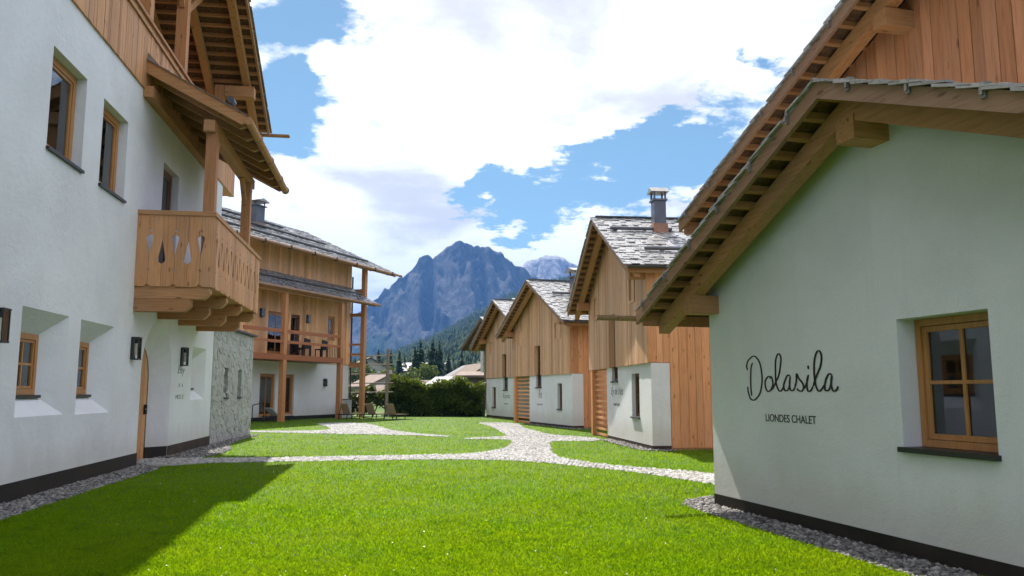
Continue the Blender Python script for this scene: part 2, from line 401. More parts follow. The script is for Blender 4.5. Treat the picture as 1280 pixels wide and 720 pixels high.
class Roof:
    """gable roof whose gable faces outward at o=oF; apex/far/near are (s,z) of the top surface line"""
    def __init__(R, H, apex, far, near, oF, oB, wall_o, mats=None, tilt=.024, deckname='roof'):
        R.H, R.apex, R.far, R.near, R.oF, R.oB, R.wo = H, apex, far, near, oF, oB, wall_o
        mb = MB()
        for e in (far, near):
            q = [R.pt(e, 0, .035), R.pt(e, 1, .035), R.pt(e, 1, .060), R.pt(e, 0, .060)]
            mb.prism(q, lambda u, v, t: H.P(u, t, v), oB, oF - .05)
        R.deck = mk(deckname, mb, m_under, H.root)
    def pt(R, e, t, d):
        """point on the slope line: t=0 eave, t=1 apex; d below the top surface"""
        ax, az = R.apex; ex, ez = e; L = math.hypot(ax - ex, az - ez); nx, nz = (az - ez) / L, -(ax - ex) / L
        if nz > 0: nx, nz = -nx, -nz
        if abs(ax - ex) < 1e-6: nx, nz = 0, -1
        p = (ex + (ax - ex) * t + nx * d * 0, ez + (az - ez) * t - d * L / abs(ax - ex))
        return p
    def zt(R, s, d=0):
        e = R.far if s > R.apex[0] else R.near
        t = (s - e[0]) / (R.apex[0] - e[0]); return e[1] + (R.apex[1] - e[1]) * t - d
    def quad(R, e, t0, t1, d0, d1): return [R.pt(e, t0, d0), R.pt(e, t1, d0), R.pt(e, t1, d1), R.pt(e, t0, d1)]
    def bar(R, name, mat, e, t0, t1, d0, d1, o0, o1, joined=None):
        mb = MB() if joined is None else joined; mb.prism(R.quad(e, t0, t1, d0, d1), lambda u, v, t: R.H.P(u, t, v), o0, o1)
        return mk(name, mb, mat, R.deck) if joined is None else None
    def length(R, e): return math.hypot(R.apex[0] - e[0], R.apex[1] - e[1])
    def verge(R, mat, depth=.24, th=.05):
        for e in (R.far, R.near): R.bar('verge_board', mat, e, -.004, 1, .012, depth, R.oF - th, R.oF)
    def rafters(R, mat, os_, d0=.13, d1=.36, wd=.15, t0=.02):
        for o in os_:
            for e in (R.far, R.near): R.bar('rafter', mat, e, t0, 1, d0, d1, o - wd / 2, o + wd / 2)
    def battens(R, mat, step=.32, o0=None, o1=None, sz=.055, which=None):
        o0 = R.wo - .05 if o0 is None else o0; o1 = R.oF - .055 if o1 is None else o1
        for e in (which or (R.far, R.near)):
            n = int(R.length(e) / step); first = None
            for k in range(n + 1):
                t = (k + .25) / (n + .5)
                if first is None: first = R.bar('batten', mat, e, t, t + sz / R.length(e), .064, .128, o0, o1); base = R.pt(e, t, 0)
                else:
                    p = R.pt(e, t, 0); c = first.copy(); COL.objects.link(c); c.parent = R.deck; c.location = (p[0] - base[0], 0, p[1] - base[1])
    def shingles(R, e, o0, o1, mat, expo=.24, wd=(.13, .26), objects=False, t0=-.01, t1=1.0, seed=3, lift=.03, th=.018, jit=.012, over=.03):
        rd = random.Random(seed); L = R.length(e); n = int(L * (t1 - t0) / expo); J = MB(); k = 0
        for i in range(n + 1):
            tb = t0 + i * expo / L; o = min(o0, o1)
            while o < max(o0, o1):
                w_ = rd.uniform(*wd); a, b = o + .004, min(o + w_ - .004, max(o0, o1) + over); o += w_
                if b - a < .04: continue
                ta = tb - rd.uniform(0, jit * 2) / L; te = min(tb + expo * 1.55 / L, 1.005)
                if te - ta < .05 / L: continue
                up = lift + rd.uniform(-jit, jit * 1.6); lo = .004; tl = rd.uniform(-.004, .004)
                p = [R.pt(e, ta, -up + th), R.pt(e, te, -lo + th + .004), R.pt(e, te, -lo - .004), R.pt(e, ta, -up)]
                mb = MB() if objects else J
                mb.add([R.H.P(p[j][0], a, p[j][1]) for j in range(4)] + [R.H.P(p[j][0], b, p[j][1] + tl) for j in range(4)],
                       [(0, 1, 2, 3), (7, 6, 5, 4), (0, 4, 5, 1), (1, 5, 6, 2), (2, 6, 7, 3), (3, 7, 4, 0)])
                k += 1
                if objects: mk('shingle', mb, mat, R.deck)
        if not objects: mk('shingle_covering', J, mat, R.deck, fix=False, kind='stuff')
    def guard(R, e, s, o0, o1, mat, r=.06, up=.12):
        z = R.zt(s) + up; mb = MB(); mb.tube(R.H.P(s, o0, z), R.H.P(s, o1, z), r, 8); g = mk('snow_guard', mb, mat, R.deck)
        return g
    def clips(R, mat, e, n, d=.02):
        for k in range(n):
            t = (k + .35) / n; p = R.pt(e, t, .03); mb = MB(); H = R.H
            H.box(mb, p[0] - .022, p[0] + .022, R.oF - .05, R.oF + .022, p[1] - .05, p[1] + .075); H.box(mb, p[0] - .014, p[0] + .014, R.oF + .023, R.oF + .04, p[1] - .025, p[1] + .03)
            mk('roof_clip', mb, mat, R.deck)


def gable_fill(H, mb, roof, s0, s1, z0, o, d=.1):
    """closed front face of a gable wall from z0 up to the roof"""
    pts = [(s0, z0), (s1, z0), (s1, roof.zt(s1, d))]
    if s0 < roof.apex[0] < s1: pts.append((roof.apex[0], roof.apex[1] - d))
    pts.append((s0, roof.zt(s0, d))); mb.add([H.P(a, o, z) for a, z in pts], [tuple(range(len(pts)))])


def chimney(H, s, o, z0, z1, w_=.5, mat=None, label=None):
    mb = MB(); H.box(mb, s - w_ / 2, s + w_ / 2, o - w_ / 2, o + w_ / 2, z0, z1); c = mk('chimney', mb, mat or m_zinc, H.root)
    if label: c['label'] = label
    q = w_ * .62; mb = MB(); H.box(mb, s - q, s + q, o - q, o + q, z1 + .002, z1 + .06); mk('collar', mb, m_zinc, c)
    for i in (-1, 1):
        for j in (-1, 1): mb = MB(); mb.beam(H.P(s + i * q * .75, o + j * q * .75, z1 + .06), H.P(s + i * q * .75, o + j * q * .75, z1 + .27), .05, .05); mk('cap_post', mb, m_zinc, c)
    mb = MB(); q *= 1.25
    mb.add([H.P(s - q, o - q, z1 + .27), H.P(s + q, o - q, z1 + .27), H.P(s + q, o + q, z1 + .27), H.P(s - q, o + q, z1 + .27), H.P(s, o - q, z1 + .45), H.P(s, o + q, z1 + .45)],
           [(0, 1, 2, 3), (0, 4, 5, 3), (1, 2, 5, 4), (0, 1, 4), (2, 3, 5)]); mk('cap', mb, m_steel, c)
    mb = MB(); H.box(mb, s - w_ * .62, s + w_ * .62, o - w_ * .62, o + w_ * .62, z0, z0 + .30); mk('flashing', mb, m_copper, c)
    return c


def gutter(H, s, o0, o1, z, mat, r=.075, parent=None, spout=0):
    """open half-round gutter running across the facade direction"""
    mb = MB(); n = 9; vs = []
    for o in (o0, o1):
        for rr in (r, r * .82):
            for i in range(n): t = math.pi + math.pi * i / (n - 1); vs.append(H.P(s + math.cos(t) * rr, o, z + math.sin(t) * rr))
    fs = []
    for i in range(n - 1):
        fs += [(i, i + 1, 2 * n + i + 1, 2 * n + i), (n + i, 3 * n + i, 3 * n + i + 1, n + i + 1), (i, n + i, n + i + 1, i + 1), (2 * n + i, 2 * n + i + 1, 3 * n + i + 1, 3 * n + i)]
    fs += [(0, 2 * n, 3 * n, n), (n - 1, 2 * n - 1, 4 * n - 1, 3 * n - 1)]
    mb.add(vs, fs); return mk('gutter', mb, mat, parent or H.root, smooth=False)


def lamp(H, s, o, z, label):
    wp = H.root.matrix_world if False else None
    ang = H.root.rotation_euler[2]; c_, s_ = math.cos(ang), math.sin(ang); lx, ly = s, o * H.sg
    t = thing('wall_lamp', label, 'wall lamp', (H.root.location[0] + lx * c_ - ly * s_, H.root.location[1] + lx * s_ + ly * c_, z), ang, 'lantern wall lamps')
    g = H.sg; B = lambda mb, a, b, c, d, e, f: mb.box(a, b, min(c * g, d * g), max(c * g, d * g), e, f)
    mb = MB(); B(mb, -.09, .09, .0, .015, -.22, .22); mk('back_plate', mb, m_black, t)
    mb = MB()
    for i in (-.1, .085):
        for j in (.02, .135): B(mb, i, i + .015, j, j + .015, -.2, .2)
    B(mb, -.105, .105, .015, .155, .2, .225); B(mb, -.105, .105, .015, .155, -.225, -.2); mk('lantern_frame', mb, m_black, t)
    mb = MB(); B(mb, -.085, .085, .138, .142, -.2, .2); mk('glass_pane', mb, m_glass, t)
    mb = MB(); mb.tube((0, .08 * g, -.13), (0, .08 * g, .1), .03, 8); mk('bulb', mb, m_bulb, t)
    mb = MB(); mb.tube((0, .08 * g, .1), (0, .08 * g, .19), .035, 8); mk('bulb_holder', mb, m_black, t)
    return t


m_bulb = plain('opal_bulb', (.75, .68, .5), .3, .5)


def text(H, body, s0, s1, z, size, o, mat, parent=None, shear=0, squash=None, name='lettering', flip=-1):
    """flat raised lettering reading left to right for someone outside facing the wall"""
    cu = bpy.data.curves.new(name, 'FONT'); cu.body = body; cu.size = size; cu.extrude = .002; cu.shear = shear
    ob = bpy.data.objects.new(name, cu); COL.objects.link(ob); bpy.context.view_layer.update()
    W = ob.dimensions.x or 1; k = abs(s1 - s0) / W
    dg = bpy.context.evaluated_depsgraph_get(); me = bpy.data.meshes.new_from_object(ob.evaluated_get(dg)); bpy.data.objects.remove(ob); bpy.data.curves.remove(cu)
    for v in me.vertices:
        x, y, zz = v.co; v.co = H.P(s0 + flip * x * k, o + .003 + zz, z + y)
    me.materials.append(mat); ob = bpy.data.objects.new(name, me); COL.objects.link(ob); ob.parent = parent or H.root; return ob


def spline(pts, n=6):
    P = [Vector(p) for p in pts]; P = [2 * P[0] - P[1]] + P + [2 * P[-1] - P[-2]]; out = []
    for i in range(1, len(P) - 2):
        for k in range(n):
            t = k / n; a, b, c, d = P[i - 1:i + 3]
            out.append(.5 * ((2 * b) + (c - a) * t + (2 * a - 5 * b + 4 * c - d) * t * t + (3 * b - a - 3 * c + d) * t ** 3))
    return out + [P[-2]]


def strokes(H, lines, o, mat, wd=.026, name='script_lettering'):
    mb = MB()
    for k, ln in enumerate(lines):
        p = spline(ln) if len(ln) > 2 else [Vector(q) for q in ln]; L, Rr = [], []
        for i, q in enumerate(p):
            d = (p[min(i + 1, len(p) - 1)] - p[max(i - 1, 0)]).normalized(); nn = Vector((-d.y, d.x))
            f = abs(d.y) ** 1.0 * .75 + .42; e = min(1, min(i, len(p) - 1 - i) / 3 + .45); h = wd / 2 * f * e
            L.append(q + nn * h); Rr.append(q - nn * h)
        oo = o + .002 + .0004 * k
        vs = [H.P(v.x, oo, v.y) for v in L] + [H.P(v.x, oo, v.y) for v in Rr]; n = len(p)
        mb.add(vs, [(i, i + 1, n + i + 1, n + i) for i in range(n - 1)])
    return mk(name, mb, mat, H.root, fix=False)

# ------------------------------------------------------------------ ground, lawn, path
def pip(x, y, poly):
    """vectorised point in polygon"""
    ins = np.zeros(len(x), bool); n = len(poly)
    for i in range(n):
        x0, y0 = poly[i]; x1, y1 = poly[(i + 1) % n]
        if y0 == y1: continue
        c = ((y0 > y) != (y1 > y)) & (x < (x1 - x0) * (y - y0) / (y1 - y0) + x0); ins ^= c
    return ins


def smooth_poly(p, n=4):
    P = [Vector(q) for q in p]; out = []; N = len(P)
    for i in range(N):
        a, b, c, d = P[i - 1], P[i], P[(i + 1) % N], P[(i + 2) % N]
        k = 1 if (c - b).length < .9 else n
        for j in range(k):
            t = j / k; q = .5 * ((2 * b) + (c - a) * t * .6 + (2 * a - 5 * b + 4 * c - d) * 0)
            h1 = 2 * t ** 3 - 3 * t ** 2 + 1; h2 = t ** 3 - 2 * t ** 2 + t; h3 = -2 * t ** 3 + 3 * t ** 2; h4 = t ** 3 - t ** 2
            ln = (c - b).length; ta = (c - a).normalized() * ln * .55; tb = (d - b).normalized() * ln * .55
            q = b * h1 + ta * h2 + c * h3 + tb * h4; out.append((q.x, q.y))
    return out


PATH = smooth_poly([(-7.95, 17.0), (-6.29, 17.33), (-3.51, 17.89), (-1.34, 18.2), (0.02, 17.83), (0.87, 17.14), (2.37, 15.21), (3.28, 13.27), (3.9, 12.2), (4.6, 13.0), (3.73, 15.05), (2.02, 16.77), (1.2, 18.42), (1.0, 19.9), (1.12, 23.6), (1.33, 25.0), (2.57, 24.95), (2.73, 26.5), (1.45, 28.4),
                    (0.5, 34.0), (0.3, 38.0), (-.36, 39.6), (-1.6, 39.8), (-1.0, 36), (-0.45, 31.01), (-0.2, 27.6), (-1.5, 26.4), (-1.5, 26.0), (-0.12, 25.7), (0.0, 24.2), (-0.09, 22.79), (-0.45, 20.9), (-1.2, 19.75), (-3.74, 19.07), (-6.3, 18.5), (-8.3, 18.35)])
PATH2 = smooth_poly([(-10.4, 31.2), (-9.7, 30.45), (-8.0, 29.9), (-6.05, 29.05), (-3.6, 28.3), (-2.3, 27.3), (-2.1, 27.6), (-3.4, 29.3), (-4.7, 31.8), (-5.8, 35.3), (-6.8, 38.2), (-8.2, 39.6), (-9.2, 38.4), (-8.0, 35.2), (-7.3, 32.6), (-7.8, 31.4)])
FORE = [(-6.93, 16.6), (-8.2, 16.4), (-8.2, 18.3), (-6.6, 18.5), (-6.2, 17.4)]
GRAV_L = [(-4.0, -3.0), (-4.9, 2.5), (-5.5, 6.5), (-5.95, 9.5), (-6.35, 12.0), (-6.95, 16.2), (-7.75, 16.9), (-7.0, 11.5), (-6.2, 6.5), (-4.75, -3)]
GRAV_LB = [(-7.15, 18.5), (-7.05, 19.6), (-7.25, 21.0), (-8.0, 23.0), (-8.55, 25.6), (-8.85, 28.5), (-9.35, 28.5), (-8.9, 24.5), (-8.45, 22.5), (-8.1, 18.4)]
GRAV_R = [(2.28, 11.0), (2.42, 11.4), (2.95, 11.9), (3.3, 12.0), (2.75, 10.9), (3.85, 6.6), (5.4, 1.0), (4.85, .8), (3.28, 6.6), (2.80, 8.6), (2.40, 10.2)]
GRAV_C = [(2.75, 25.6), (3.05, 22.9), (3.35, 20.9), (4.2, 20.6), (4.2, 21.1), (3.7, 21.2), (3.15, 25.6)]
GRAV_3 = [(.55, 38.2), (1.3, 36.5), (2.35, 33.1), (3.2, 32.9), (3.2, 33.4), (2.5, 33.6), (1.2, 38.2)]


def flat(name, poly, z, mat, **k):
    vs, _, fs = delaunay_2d_cdt([Vector(p) for p in poly], [], [list(range(len(poly)))], 3, 1e-5)[:3]
    cen = np.array([[sum(vs[i].x for i in f) / len(f), sum(vs[i].y for i in f) / len(f)] for f in fs]); ins = pip(cen[:, 0], cen[:, 1], poly)
    me = bpy.data.meshes.new(name); me.from_pydata([(v.x, v.y, z) for v in vs], [], [tuple(f) for f, q in zip(fs, ins) if q]); me.materials.append(mat)
    o = bpy.data.objects.new(name, me); COL.objects.link(o)
    for a, b in k.items(): o[a] = b
    return o


def lawn_mat(name, far=False):
    M = Mat(name); v = M.coords(rand=False); f = M.noise(v, .6, 6, .6); g = M.noise(v, 22, 3, .7)
    c = M.ramp(f, [(.32, (.040, .090, .004)), (.5, (.062, .125, .005)), (.7, (.085, .15, .006))])
    c = M.mix(M.ramp(g, [(.35, (.6, .6, .6)), (.6, (0, 0, 0))]), c, (.035, .075, .003))
    M.col(c); M.rough(.7, .15); M.bump(g, .8, .03); return M.m


m_lawn = lawn_mat('lawn_green')
m_meadow = plain('meadow', (.07, .12, .025), .9, .1, .05, .4)
m_bed = plain('path_bed', (.17, .165, .155), .95, .1, 30, .3); m_soil = plain('gravel_bed', (.08, .075, .068), .95, .1, 30, .4)
m_slab = plain('concrete', (.27, .265, .25), .9, .2, 12, .25, bump=.3)
mb = MB(); mb.add([(-9000, -9000, -.06), (9000, -9000, -.06), (9000, 9000, -.06), (-9000, 9000, -.06)], [(0, 1, 2, 3)]); mk('ground', mb, m_meadow, kind='structure')
mb = MB(); mb.add([(-40, -12, 0), (30, -12, 0), (30, 56, 0), (-40, 56, 0)], [(0, 1, 2, 3)]); mk('lawn', mb, m_lawn, kind='structure')
flat('path', PATH, .006, m_bed, kind='structure'); flat('path', PATH2, .006, m_bed, kind='structure')
flat('pavement', FORE, .012, m_slab, kind='structure')
for g in (GRAV_L, GRAV_LB, GRAV_R, GRAV_C, GRAV_3): flat('gravel_bed', g, .004, m_soil, kind='structure')


def bbox(poly): a = np.array(poly); return a.min(0), a.max(0)


ICO = None
def stones(name, polys, n_m2, size, z, mat, seed=1, sq=.7, excl=()):
    """many small stones of random size and turn lying in the polygons, joined"""
    global ICO
    if ICO is None:
        bm = bmesh.new(); bmesh.ops.create_icosphere(bm, subdivisions=1, radius=1); bm.verts.ensure_lookup_table()
        ICO = (np.array([v.co[:] for v in bm.verts]), np.array([[v.index for v in f.verts] for f in bm.faces])); bm.free()
    r = np.random.default_rng(seed); P = []
    for poly in polys:
        lo, hi = bbox(poly); A = np.prod(hi - lo); n = int(A * n_m2); q = r.uniform(lo, hi, (n, 2)); P.append(q[pip(q[:, 0], q[:, 1], poly)])
    P = np.concatenate(P)
    for e in excl: P = P[~pip(P[:, 0], P[:, 1], e)]
    n = len(P); V, F = ICO; s = r.uniform(size[0], size[1], (n, 1, 1)) * r.uniform(.65, 1.25, (n, 1, 3)); s[..., 2] *= sq
    v = V[None] * (1 + r.uniform(-.22, .22, (n, len(V), 1))) * s; a = r.uniform(0, 6.28, n); c_, s_ = np.cos(a)[:, None], np.sin(a)[:, None]
    x = v[..., 0] * c_ - v[..., 1] * s_ + P[:, :1]; y = v[..., 0] * s_ + v[..., 1] * c_ + P[:, 1:2]; zz = v[..., 2] + z + s[..., 2] * .4
    VV = np.stack([x, y, zz], -1).reshape(-1, 3); FF = (F[None] + (np.arange(n) * len(V))[:, None, None]).reshape(-1, 3)
    return mk_np(name, VV, FF, mat, kind='stuff')


m_gravel = Mat('gravel_stone'); m_gravel.col(m_gravel.ramp(m_gravel.var(), [(0, (.05, .046, .043)), (.35, (.11, .105, .10)), (.7, (.18, .17, .16)), (1, (.32, .305, .29))])); m_gravel.rough(.8, .3); m_gravel = m_gravel.m
m_cobble = Mat('path_cobble'); m_cobble.col(m_cobble.ramp(m_cobble.var(), [(0, (.20, .195, .185)), (.4, (.29, .285, .275)), (1, (.42, .415, .40))])); m_cobble.rough(.8, .3); m_cobble = m_cobble.m
stones('gravel', [GRAV_L, GRAV_R], 1100, (.016, .034), .004, m_gravel, 2)
stones('gravel', [GRAV_LB, GRAV_C, GRAV_3], 450, (.022, .042), .004, m_gravel, 3)


def cobbles():
    r = np.random.default_rng(5); VV, FF = [], []; k = 0
    for poly in (PATH, PATH2):
        lo, hi = bbox(poly); st = .09
        gx, gy = np.meshgrid(np.arange(lo[0], hi[0], st), np.arange(lo[1], hi[1], st)); x, y = gx.ravel(), gy.ravel()
        # rows laid in waving arcs
        x = x + .16 * np.sin(y * 1.1 + .5) + r.uniform(-.016, .016, len(x)); y = y + .16 * np.sin(x * 1.0) + r.uniform(-.016, .016, len(x))
        m = pip(x, y, poly); x, y = x[m], y[m]; n = len(x); h = r.uniform(.031, .040, (n, 1)); a = r.uniform(-.35, .35, (n, 1)); zt = r.uniform(.012, .03, n)
        bx = np.array([-1, 1, 1, -1, -.72, .72, .72, -.72]); by = np.array([-1, -1, 1, 1, -.72, -.72, .72, .72]); bz = np.array([0, 0, 0, 0, 1, 1, 1, 1])
        jx = bx * h * (1 + r.uniform(-.15, .15, (n, 8))); jy = by * h * (1 + r.uniform(-.15, .15, (n, 8)))
        X = jx * np.cos(a) - jy * np.sin(a) + x[:, None]; Y = jx * np.sin(a) + jy * np.cos(a) + y[:, None]; Z = .006 + bz * zt[:, None] + r.uniform(-.003, .003, (n, 8)) * bz
        VV.append(np.stack([X, Y, Z], -1).reshape(-1, 3)); F = np.array([(4, 5, 6, 7), (0, 1, 5, 4), (1, 2, 6, 5), (2, 3, 7, 6), (3, 0, 4, 7)])
        FF.append((F[None] + (k + np.arange(n) * 8)[:, None, None]).reshape(-1, 4)); k += n * 8
    mk_np('path_cobbles', np.concatenate(VV), np.concatenate(FF), m_cobble, kind='stuff')


cobbles()


def grass_mat():
    M = Mat('grass_blades'); g = M.n('ShaderNodeNewGeometry'); cc = M.ramp(g.outputs['Random Per Island'], [(0, (.072, .175, .003)), (.6, (.14, .29, .005)), (1, (.225, .365, .008))])
    v = M.coords(rand=False); a = M.noise(v, .45, 5, .6, .4); b = M.noise(v, 2.6, 4, .6)
    cc = M.mix(M.ramp(a, [(.40, (0, 0, 0)), (.70, (.55, .55, .55))]), cc, (.21, .30, .012)); cc = M.mix(M.ramp(b, [(.52, (0, 0, 0)), (.72, (.60, .60, .60))]), cc, (.05, .15, .006))
    M.col(cc); M.rough(.55, .10); tl = M.n('ShaderNodeBsdfTranslucent'); M.L.new(M.mix(1.0, cc, (1.45, 1.25, .35), 'MULTIPLY'), tl.inputs[0]); mx = M.n('ShaderNodeMixShader'); mx.inputs[0].default_value = .64
    M.L.new(M.b.outputs[0], mx.inputs[1]); M.L.new(tl.outputs[0], mx.inputs[2]); M.L.new(mx.outputs[0], M.N['Material Output'].inputs[0]); return M.m


def grass():
    r = np.random.default_rng(11); m = grass_mat()
    n = 1050000; y = 1 / r.uniform(1 / 48, 1 / 4.3, n); x = r.uniform(-.675, .675, n) * y
    y_ = y; ok = (np.abs(x) < .665 * y + .3) & (r.uniform(0, 1, n) < np.minimum(1, (y / 7) ** .55))
    for p in (PATH, PATH2, FORE, GRAV_L, GRAV_LB, GRAV_R, GRAV_C, GRAV_3, *FOOT): ok &= ~pip(x, y, p)
    x, y = x[ok], y[ok]; n = len(x); a = r.uniform(0, 6.283, n)
    patch = np.sin(x * 1.7 + y * .6) * np.sin(y * 1.3 - x * .4) + .6 * np.sin(x * 3.9 + 1) * np.sin(y * 3.1)
    h = .034 * r.uniform(.55, 1.15, n) * (1 + .14 * patch); w_ = .0044 * np.maximum(1, y / 7) * r.uniform(.7, 1.3, n)
    le = r.uniform(.1, .9, n) * h; b = r.uniform(0, 6.283, n); dx, dy = np.cos(a) * w_ / 2, np.sin(a) * w_ / 2; lx, ly = np.cos(b) * le, np.sin(b) * le; z0 = np.full(n, -.004)
    vs = np.stack([np.stack([x - dx, y - dy, z0], -1), np.stack([x + dx, y + dy, z0], -1), np.stack([x + lx + dx * .5, y + ly + dy * .5, h * .96], -1), np.stack([x + lx * 1.3 - dx * .2, y + ly * 1.3 - dy * .2, h], -1)], 1)
    V = [vs.reshape(-1, 3)]; F = [np.arange(n * 4).reshape(-1, 4)]
    mk_np('grass', np.concatenate(V), np.concatenate(F), m, kind='stuff')


# footprints of buildings, where no grass grows (filled below)
FOOT = []
def footprint(org, hd, sg, s0, s1, o0, o1):
    h = R_(hd); u = np.array([math.sin(h), math.cos(h)]); n = np.array([-math.cos(h), math.sin(h)]) * sg; p = np.array(org[:2])
    FOOT.append([tuple(p + u * a + n * b) for a, b in ((s0, o0), (s1, o0), (s1, o1), (s0, o1))])

# ------------------------------------------------------------------ near chalet on the right
def near_chalet():
    H = House('chalet', 'nearest white chalet on the right with the large black name lettering', 'chalet', (2.706, 10.937), -15.25, 1)
    footprint((2.706, 10.937), -15.25, 1, -7.0, 0, -12, 0)
    lo = Roof(H, (-3.45, 4.49), (.86, 2.66), (-7.76, 2.70), .70, -1.86, 0, deckname='bay_roof')
    holes = [dict(s0=-4.56, s1=-3.52, z0=.95, z1=2.18, d=.27)]
    mb = MB(); facade(H, mb, -6.9, 0, .16, 2.74, holes); gable_fill(H, mb, lo, -6.9, 0, 2.74, 0, .13)
    for s in (0, -6.9): mb.add([H.P(s, 0, .16), H.P(s, -1.95, .16), H.P(s, -1.95, lo.zt(s, .13)), H.P(s, 0, lo.zt(s, .13))], [(0, 1, 2, 3)])
    mk('wall', mb, m_stucco, H.root, fix=False)
    H.obox('plinth', m_plinth, -6.905, .005, -1.9, .006, -.05, .158)
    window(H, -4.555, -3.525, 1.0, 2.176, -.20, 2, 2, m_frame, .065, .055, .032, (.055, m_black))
    lo.verge(m_verge, .165); lo.battens(m_batten, .31); lo.rafters(m_beam_x, [.30], .13, .33, .17); lo.clips(m_steel, lo.far, 6); lo.clips(m_steel, lo.near, 6)
    lo.shingles(lo.far, -.42, .74, m_shing, .25, (.14, .26), True, seed=4, over=.0); lo.shingles(lo.near, -.42, .74, m_shing, .25, (.14, .26), True, seed=5, over=.0)
    lo.shingles(lo.far, -1.86, -.42, m_shing, .25, seed=14, over=0); lo.shingles(lo.near, -1.86, -.42, m_shing, .25, seed=15, over=0)
    for s, z, n in ((-3.45, 4.03, 1), (-.14, 2.66, 1), (-6.76, 2.68, 1)):
        H.obox('purlin', m_beam_y, s - .13, s + .13, 0, .40, z - .12, z + .12)
    H.obox('eave_board', m_verge_o, .80, .83, -1.9, .62, 2.45, 2.60); g = gutter(H, .97, -1.9, 1.28, 2.60, m_verge, .072)
    for o in (-1.2, -.3, .55): H.obox('gutter_hook', m_black, .84, 1.04, o, o + .03, 2.515, 2.53, g)
    # taller wooden gable behind
    ap = (-3.45, 7.25); up = Roof(H, ap, (3.13, 4.57), (-10.03, 4.57), -1.2, -9.5, -1.9)
    planks(H, H.root, -9.2, 2.3, 2.2, lambda s: up.zt(s, .14), lambda u, d, z: H.P(u, -1.93 + d, z), .024, .19, m_red, seed=8)
    mb = MB(); gable_fill(H, mb, up, -9.2, 2.3, .16, -1.95, .16)
    for s in (-9.2, 2.3): mb.add([H.P(s, -1.95, .16), H.P(s, -9.4, .16), H.P(s, -9.4, up.zt(s, .16)), H.P(s, -1.95, up.zt(s, .16))], [(0, 1, 2, 3)])
    mb.add([H.P(-9.2, -9.4, .16), H.P(2.3, -9.4, .16), H.P(2.3, -9.4, 5), H.P(-9.2, -9.4, 5)], [(0, 1, 2, 3)])
    w_ = mk('rear_wall', mb, m_beige, H.root, fix=False)
    up.verge(m_verge, .165); up.battens(m_batten, .31); up.rafters(m_beam_x, [-1.58], .13, .34, .17); up.clips(m_steel, up.far, 8); up.clips(m_steel, up.near, 8)
    up.shingles(up.far, -2.2, -1.16, m_shing, .25, (.14, .26), True, seed=6, over=0); up.shingles(up.far, -9.5, -2.2, m_shing, .25, seed=7, over=0); up.shingles(up.near, -9.5, -1.16, m_shing, .25, seed=9, over=0)
    for s in (-3.45, -2.9 + 1.05, .8, 1.9): H.obox('purlin', m_beam_y, s - .12, s + .12, -1.93, -1.47, up.zt(s, .34) - .22, up.zt(s, .34))
    H.obox('eave_board', m_verge_o, 3.02, 3.05, -9.4, -1.25, 4.32, 4.5); gutter(H, 3.24, -9.4, -1.5, 4.50, m_verge, .08)
    D = [[(-1.04, 1.86), (-1.0, 1.8), (-0.98, 1.66), (-0.98, 1.53), (-0.99, 1.45)], [(-0.92, 1.77), (-0.9, 1.82), (-0.93, 1.88), (-1.0, 1.92), (-1.07, 1.94), (-1.14, 1.91), (-1.2, 1.84), (-1.23, 1.72), (-1.23, 1.63), (-1.2, 1.53), (-1.16, 1.47), (-1.09, 1.42), (-1.02, 1.4), (-0.96, 1.42), (-0.93, 1.47), (-0.91, 1.52), (-0.91, 1.57)],
         [(-1.42, 1.68), (-1.36, 1.68), (-1.3, 1.63), (-1.3, 1.56), (-1.34, 1.51), (-1.4, 1.52), (-1.45, 1.58), (-1.45, 1.64), (-1.42, 1.68), (-1.39, 1.66)], [(-1.41, 1.52), (-1.46, 1.55), (-1.52, 1.62), (-1.58, 1.69), (-1.62, 1.79), (-1.64, 1.89), (-1.61, 1.94), (-1.57, 1.93), (-1.53, 1.86), (-1.52, 1.73), (-1.52, 1.61), (-1.56, 1.53), (-1.6, 1.51), (-1.64, 1.53), (-1.68, 1.57)],
         [(-1.81, 1.68), (-1.76, 1.69), (-1.71, 1.64), (-1.67, 1.57), (-1.69, 1.52), (-1.74, 1.52), (-1.78, 1.56), (-1.8, 1.64)], [(-1.81, 1.68), (-1.79, 1.61), (-1.79, 1.55), (-1.81, 1.52), (-1.85, 1.52), (-1.89, 1.55)], [(-1.88, 1.54), (-1.92, 1.62), (-1.93, 1.7), (-1.97, 1.65), (-2.03, 1.6), (-2.05, 1.55), (-2.01, 1.51), (-1.95, 1.52), (-1.92, 1.54)],
         [(-2.02, 1.52), (-2.09, 1.57), (-2.15, 1.69)], [(-2.15, 1.69), (-2.12, 1.63), (-2.11, 1.56), (-2.13, 1.51), (-2.18, 1.52), (-2.22, 1.56)], [(-2.145, 1.79), (-2.15, 1.77), (-2.152, 1.75)], [(-2.22, 1.56), (-2.28, 1.66), (-2.36, 1.77), (-2.39, 1.87), (-2.37, 1.93), (-2.33, 1.94), (-2.29, 1.9), (-2.26, 1.82), (-2.25, 1.7), (-2.26, 1.6), (-2.29, 1.53), (-2.33, 1.51), (-2.38, 1.54), (-2.41, 1.57)],
         [(-2.55, 1.68), (-2.5, 1.69), (-2.45, 1.64), (-2.42, 1.57), (-2.43, 1.52), (-2.48, 1.52), (-2.52, 1.57), (-2.54, 1.65)], [(-2.55, 1.68), (-2.53, 1.61), (-2.53, 1.57), (-2.55, 1.52), (-2.58, 1.51), (-2.62, 1.53), (-2.64, 1.56)]]
    strokes(H, D, 0, m_letter, .030); text(H, 'LIONDES CHALET', -1.27, -2.23, 1.155, .125, 0, m_letter)


near_chalet()

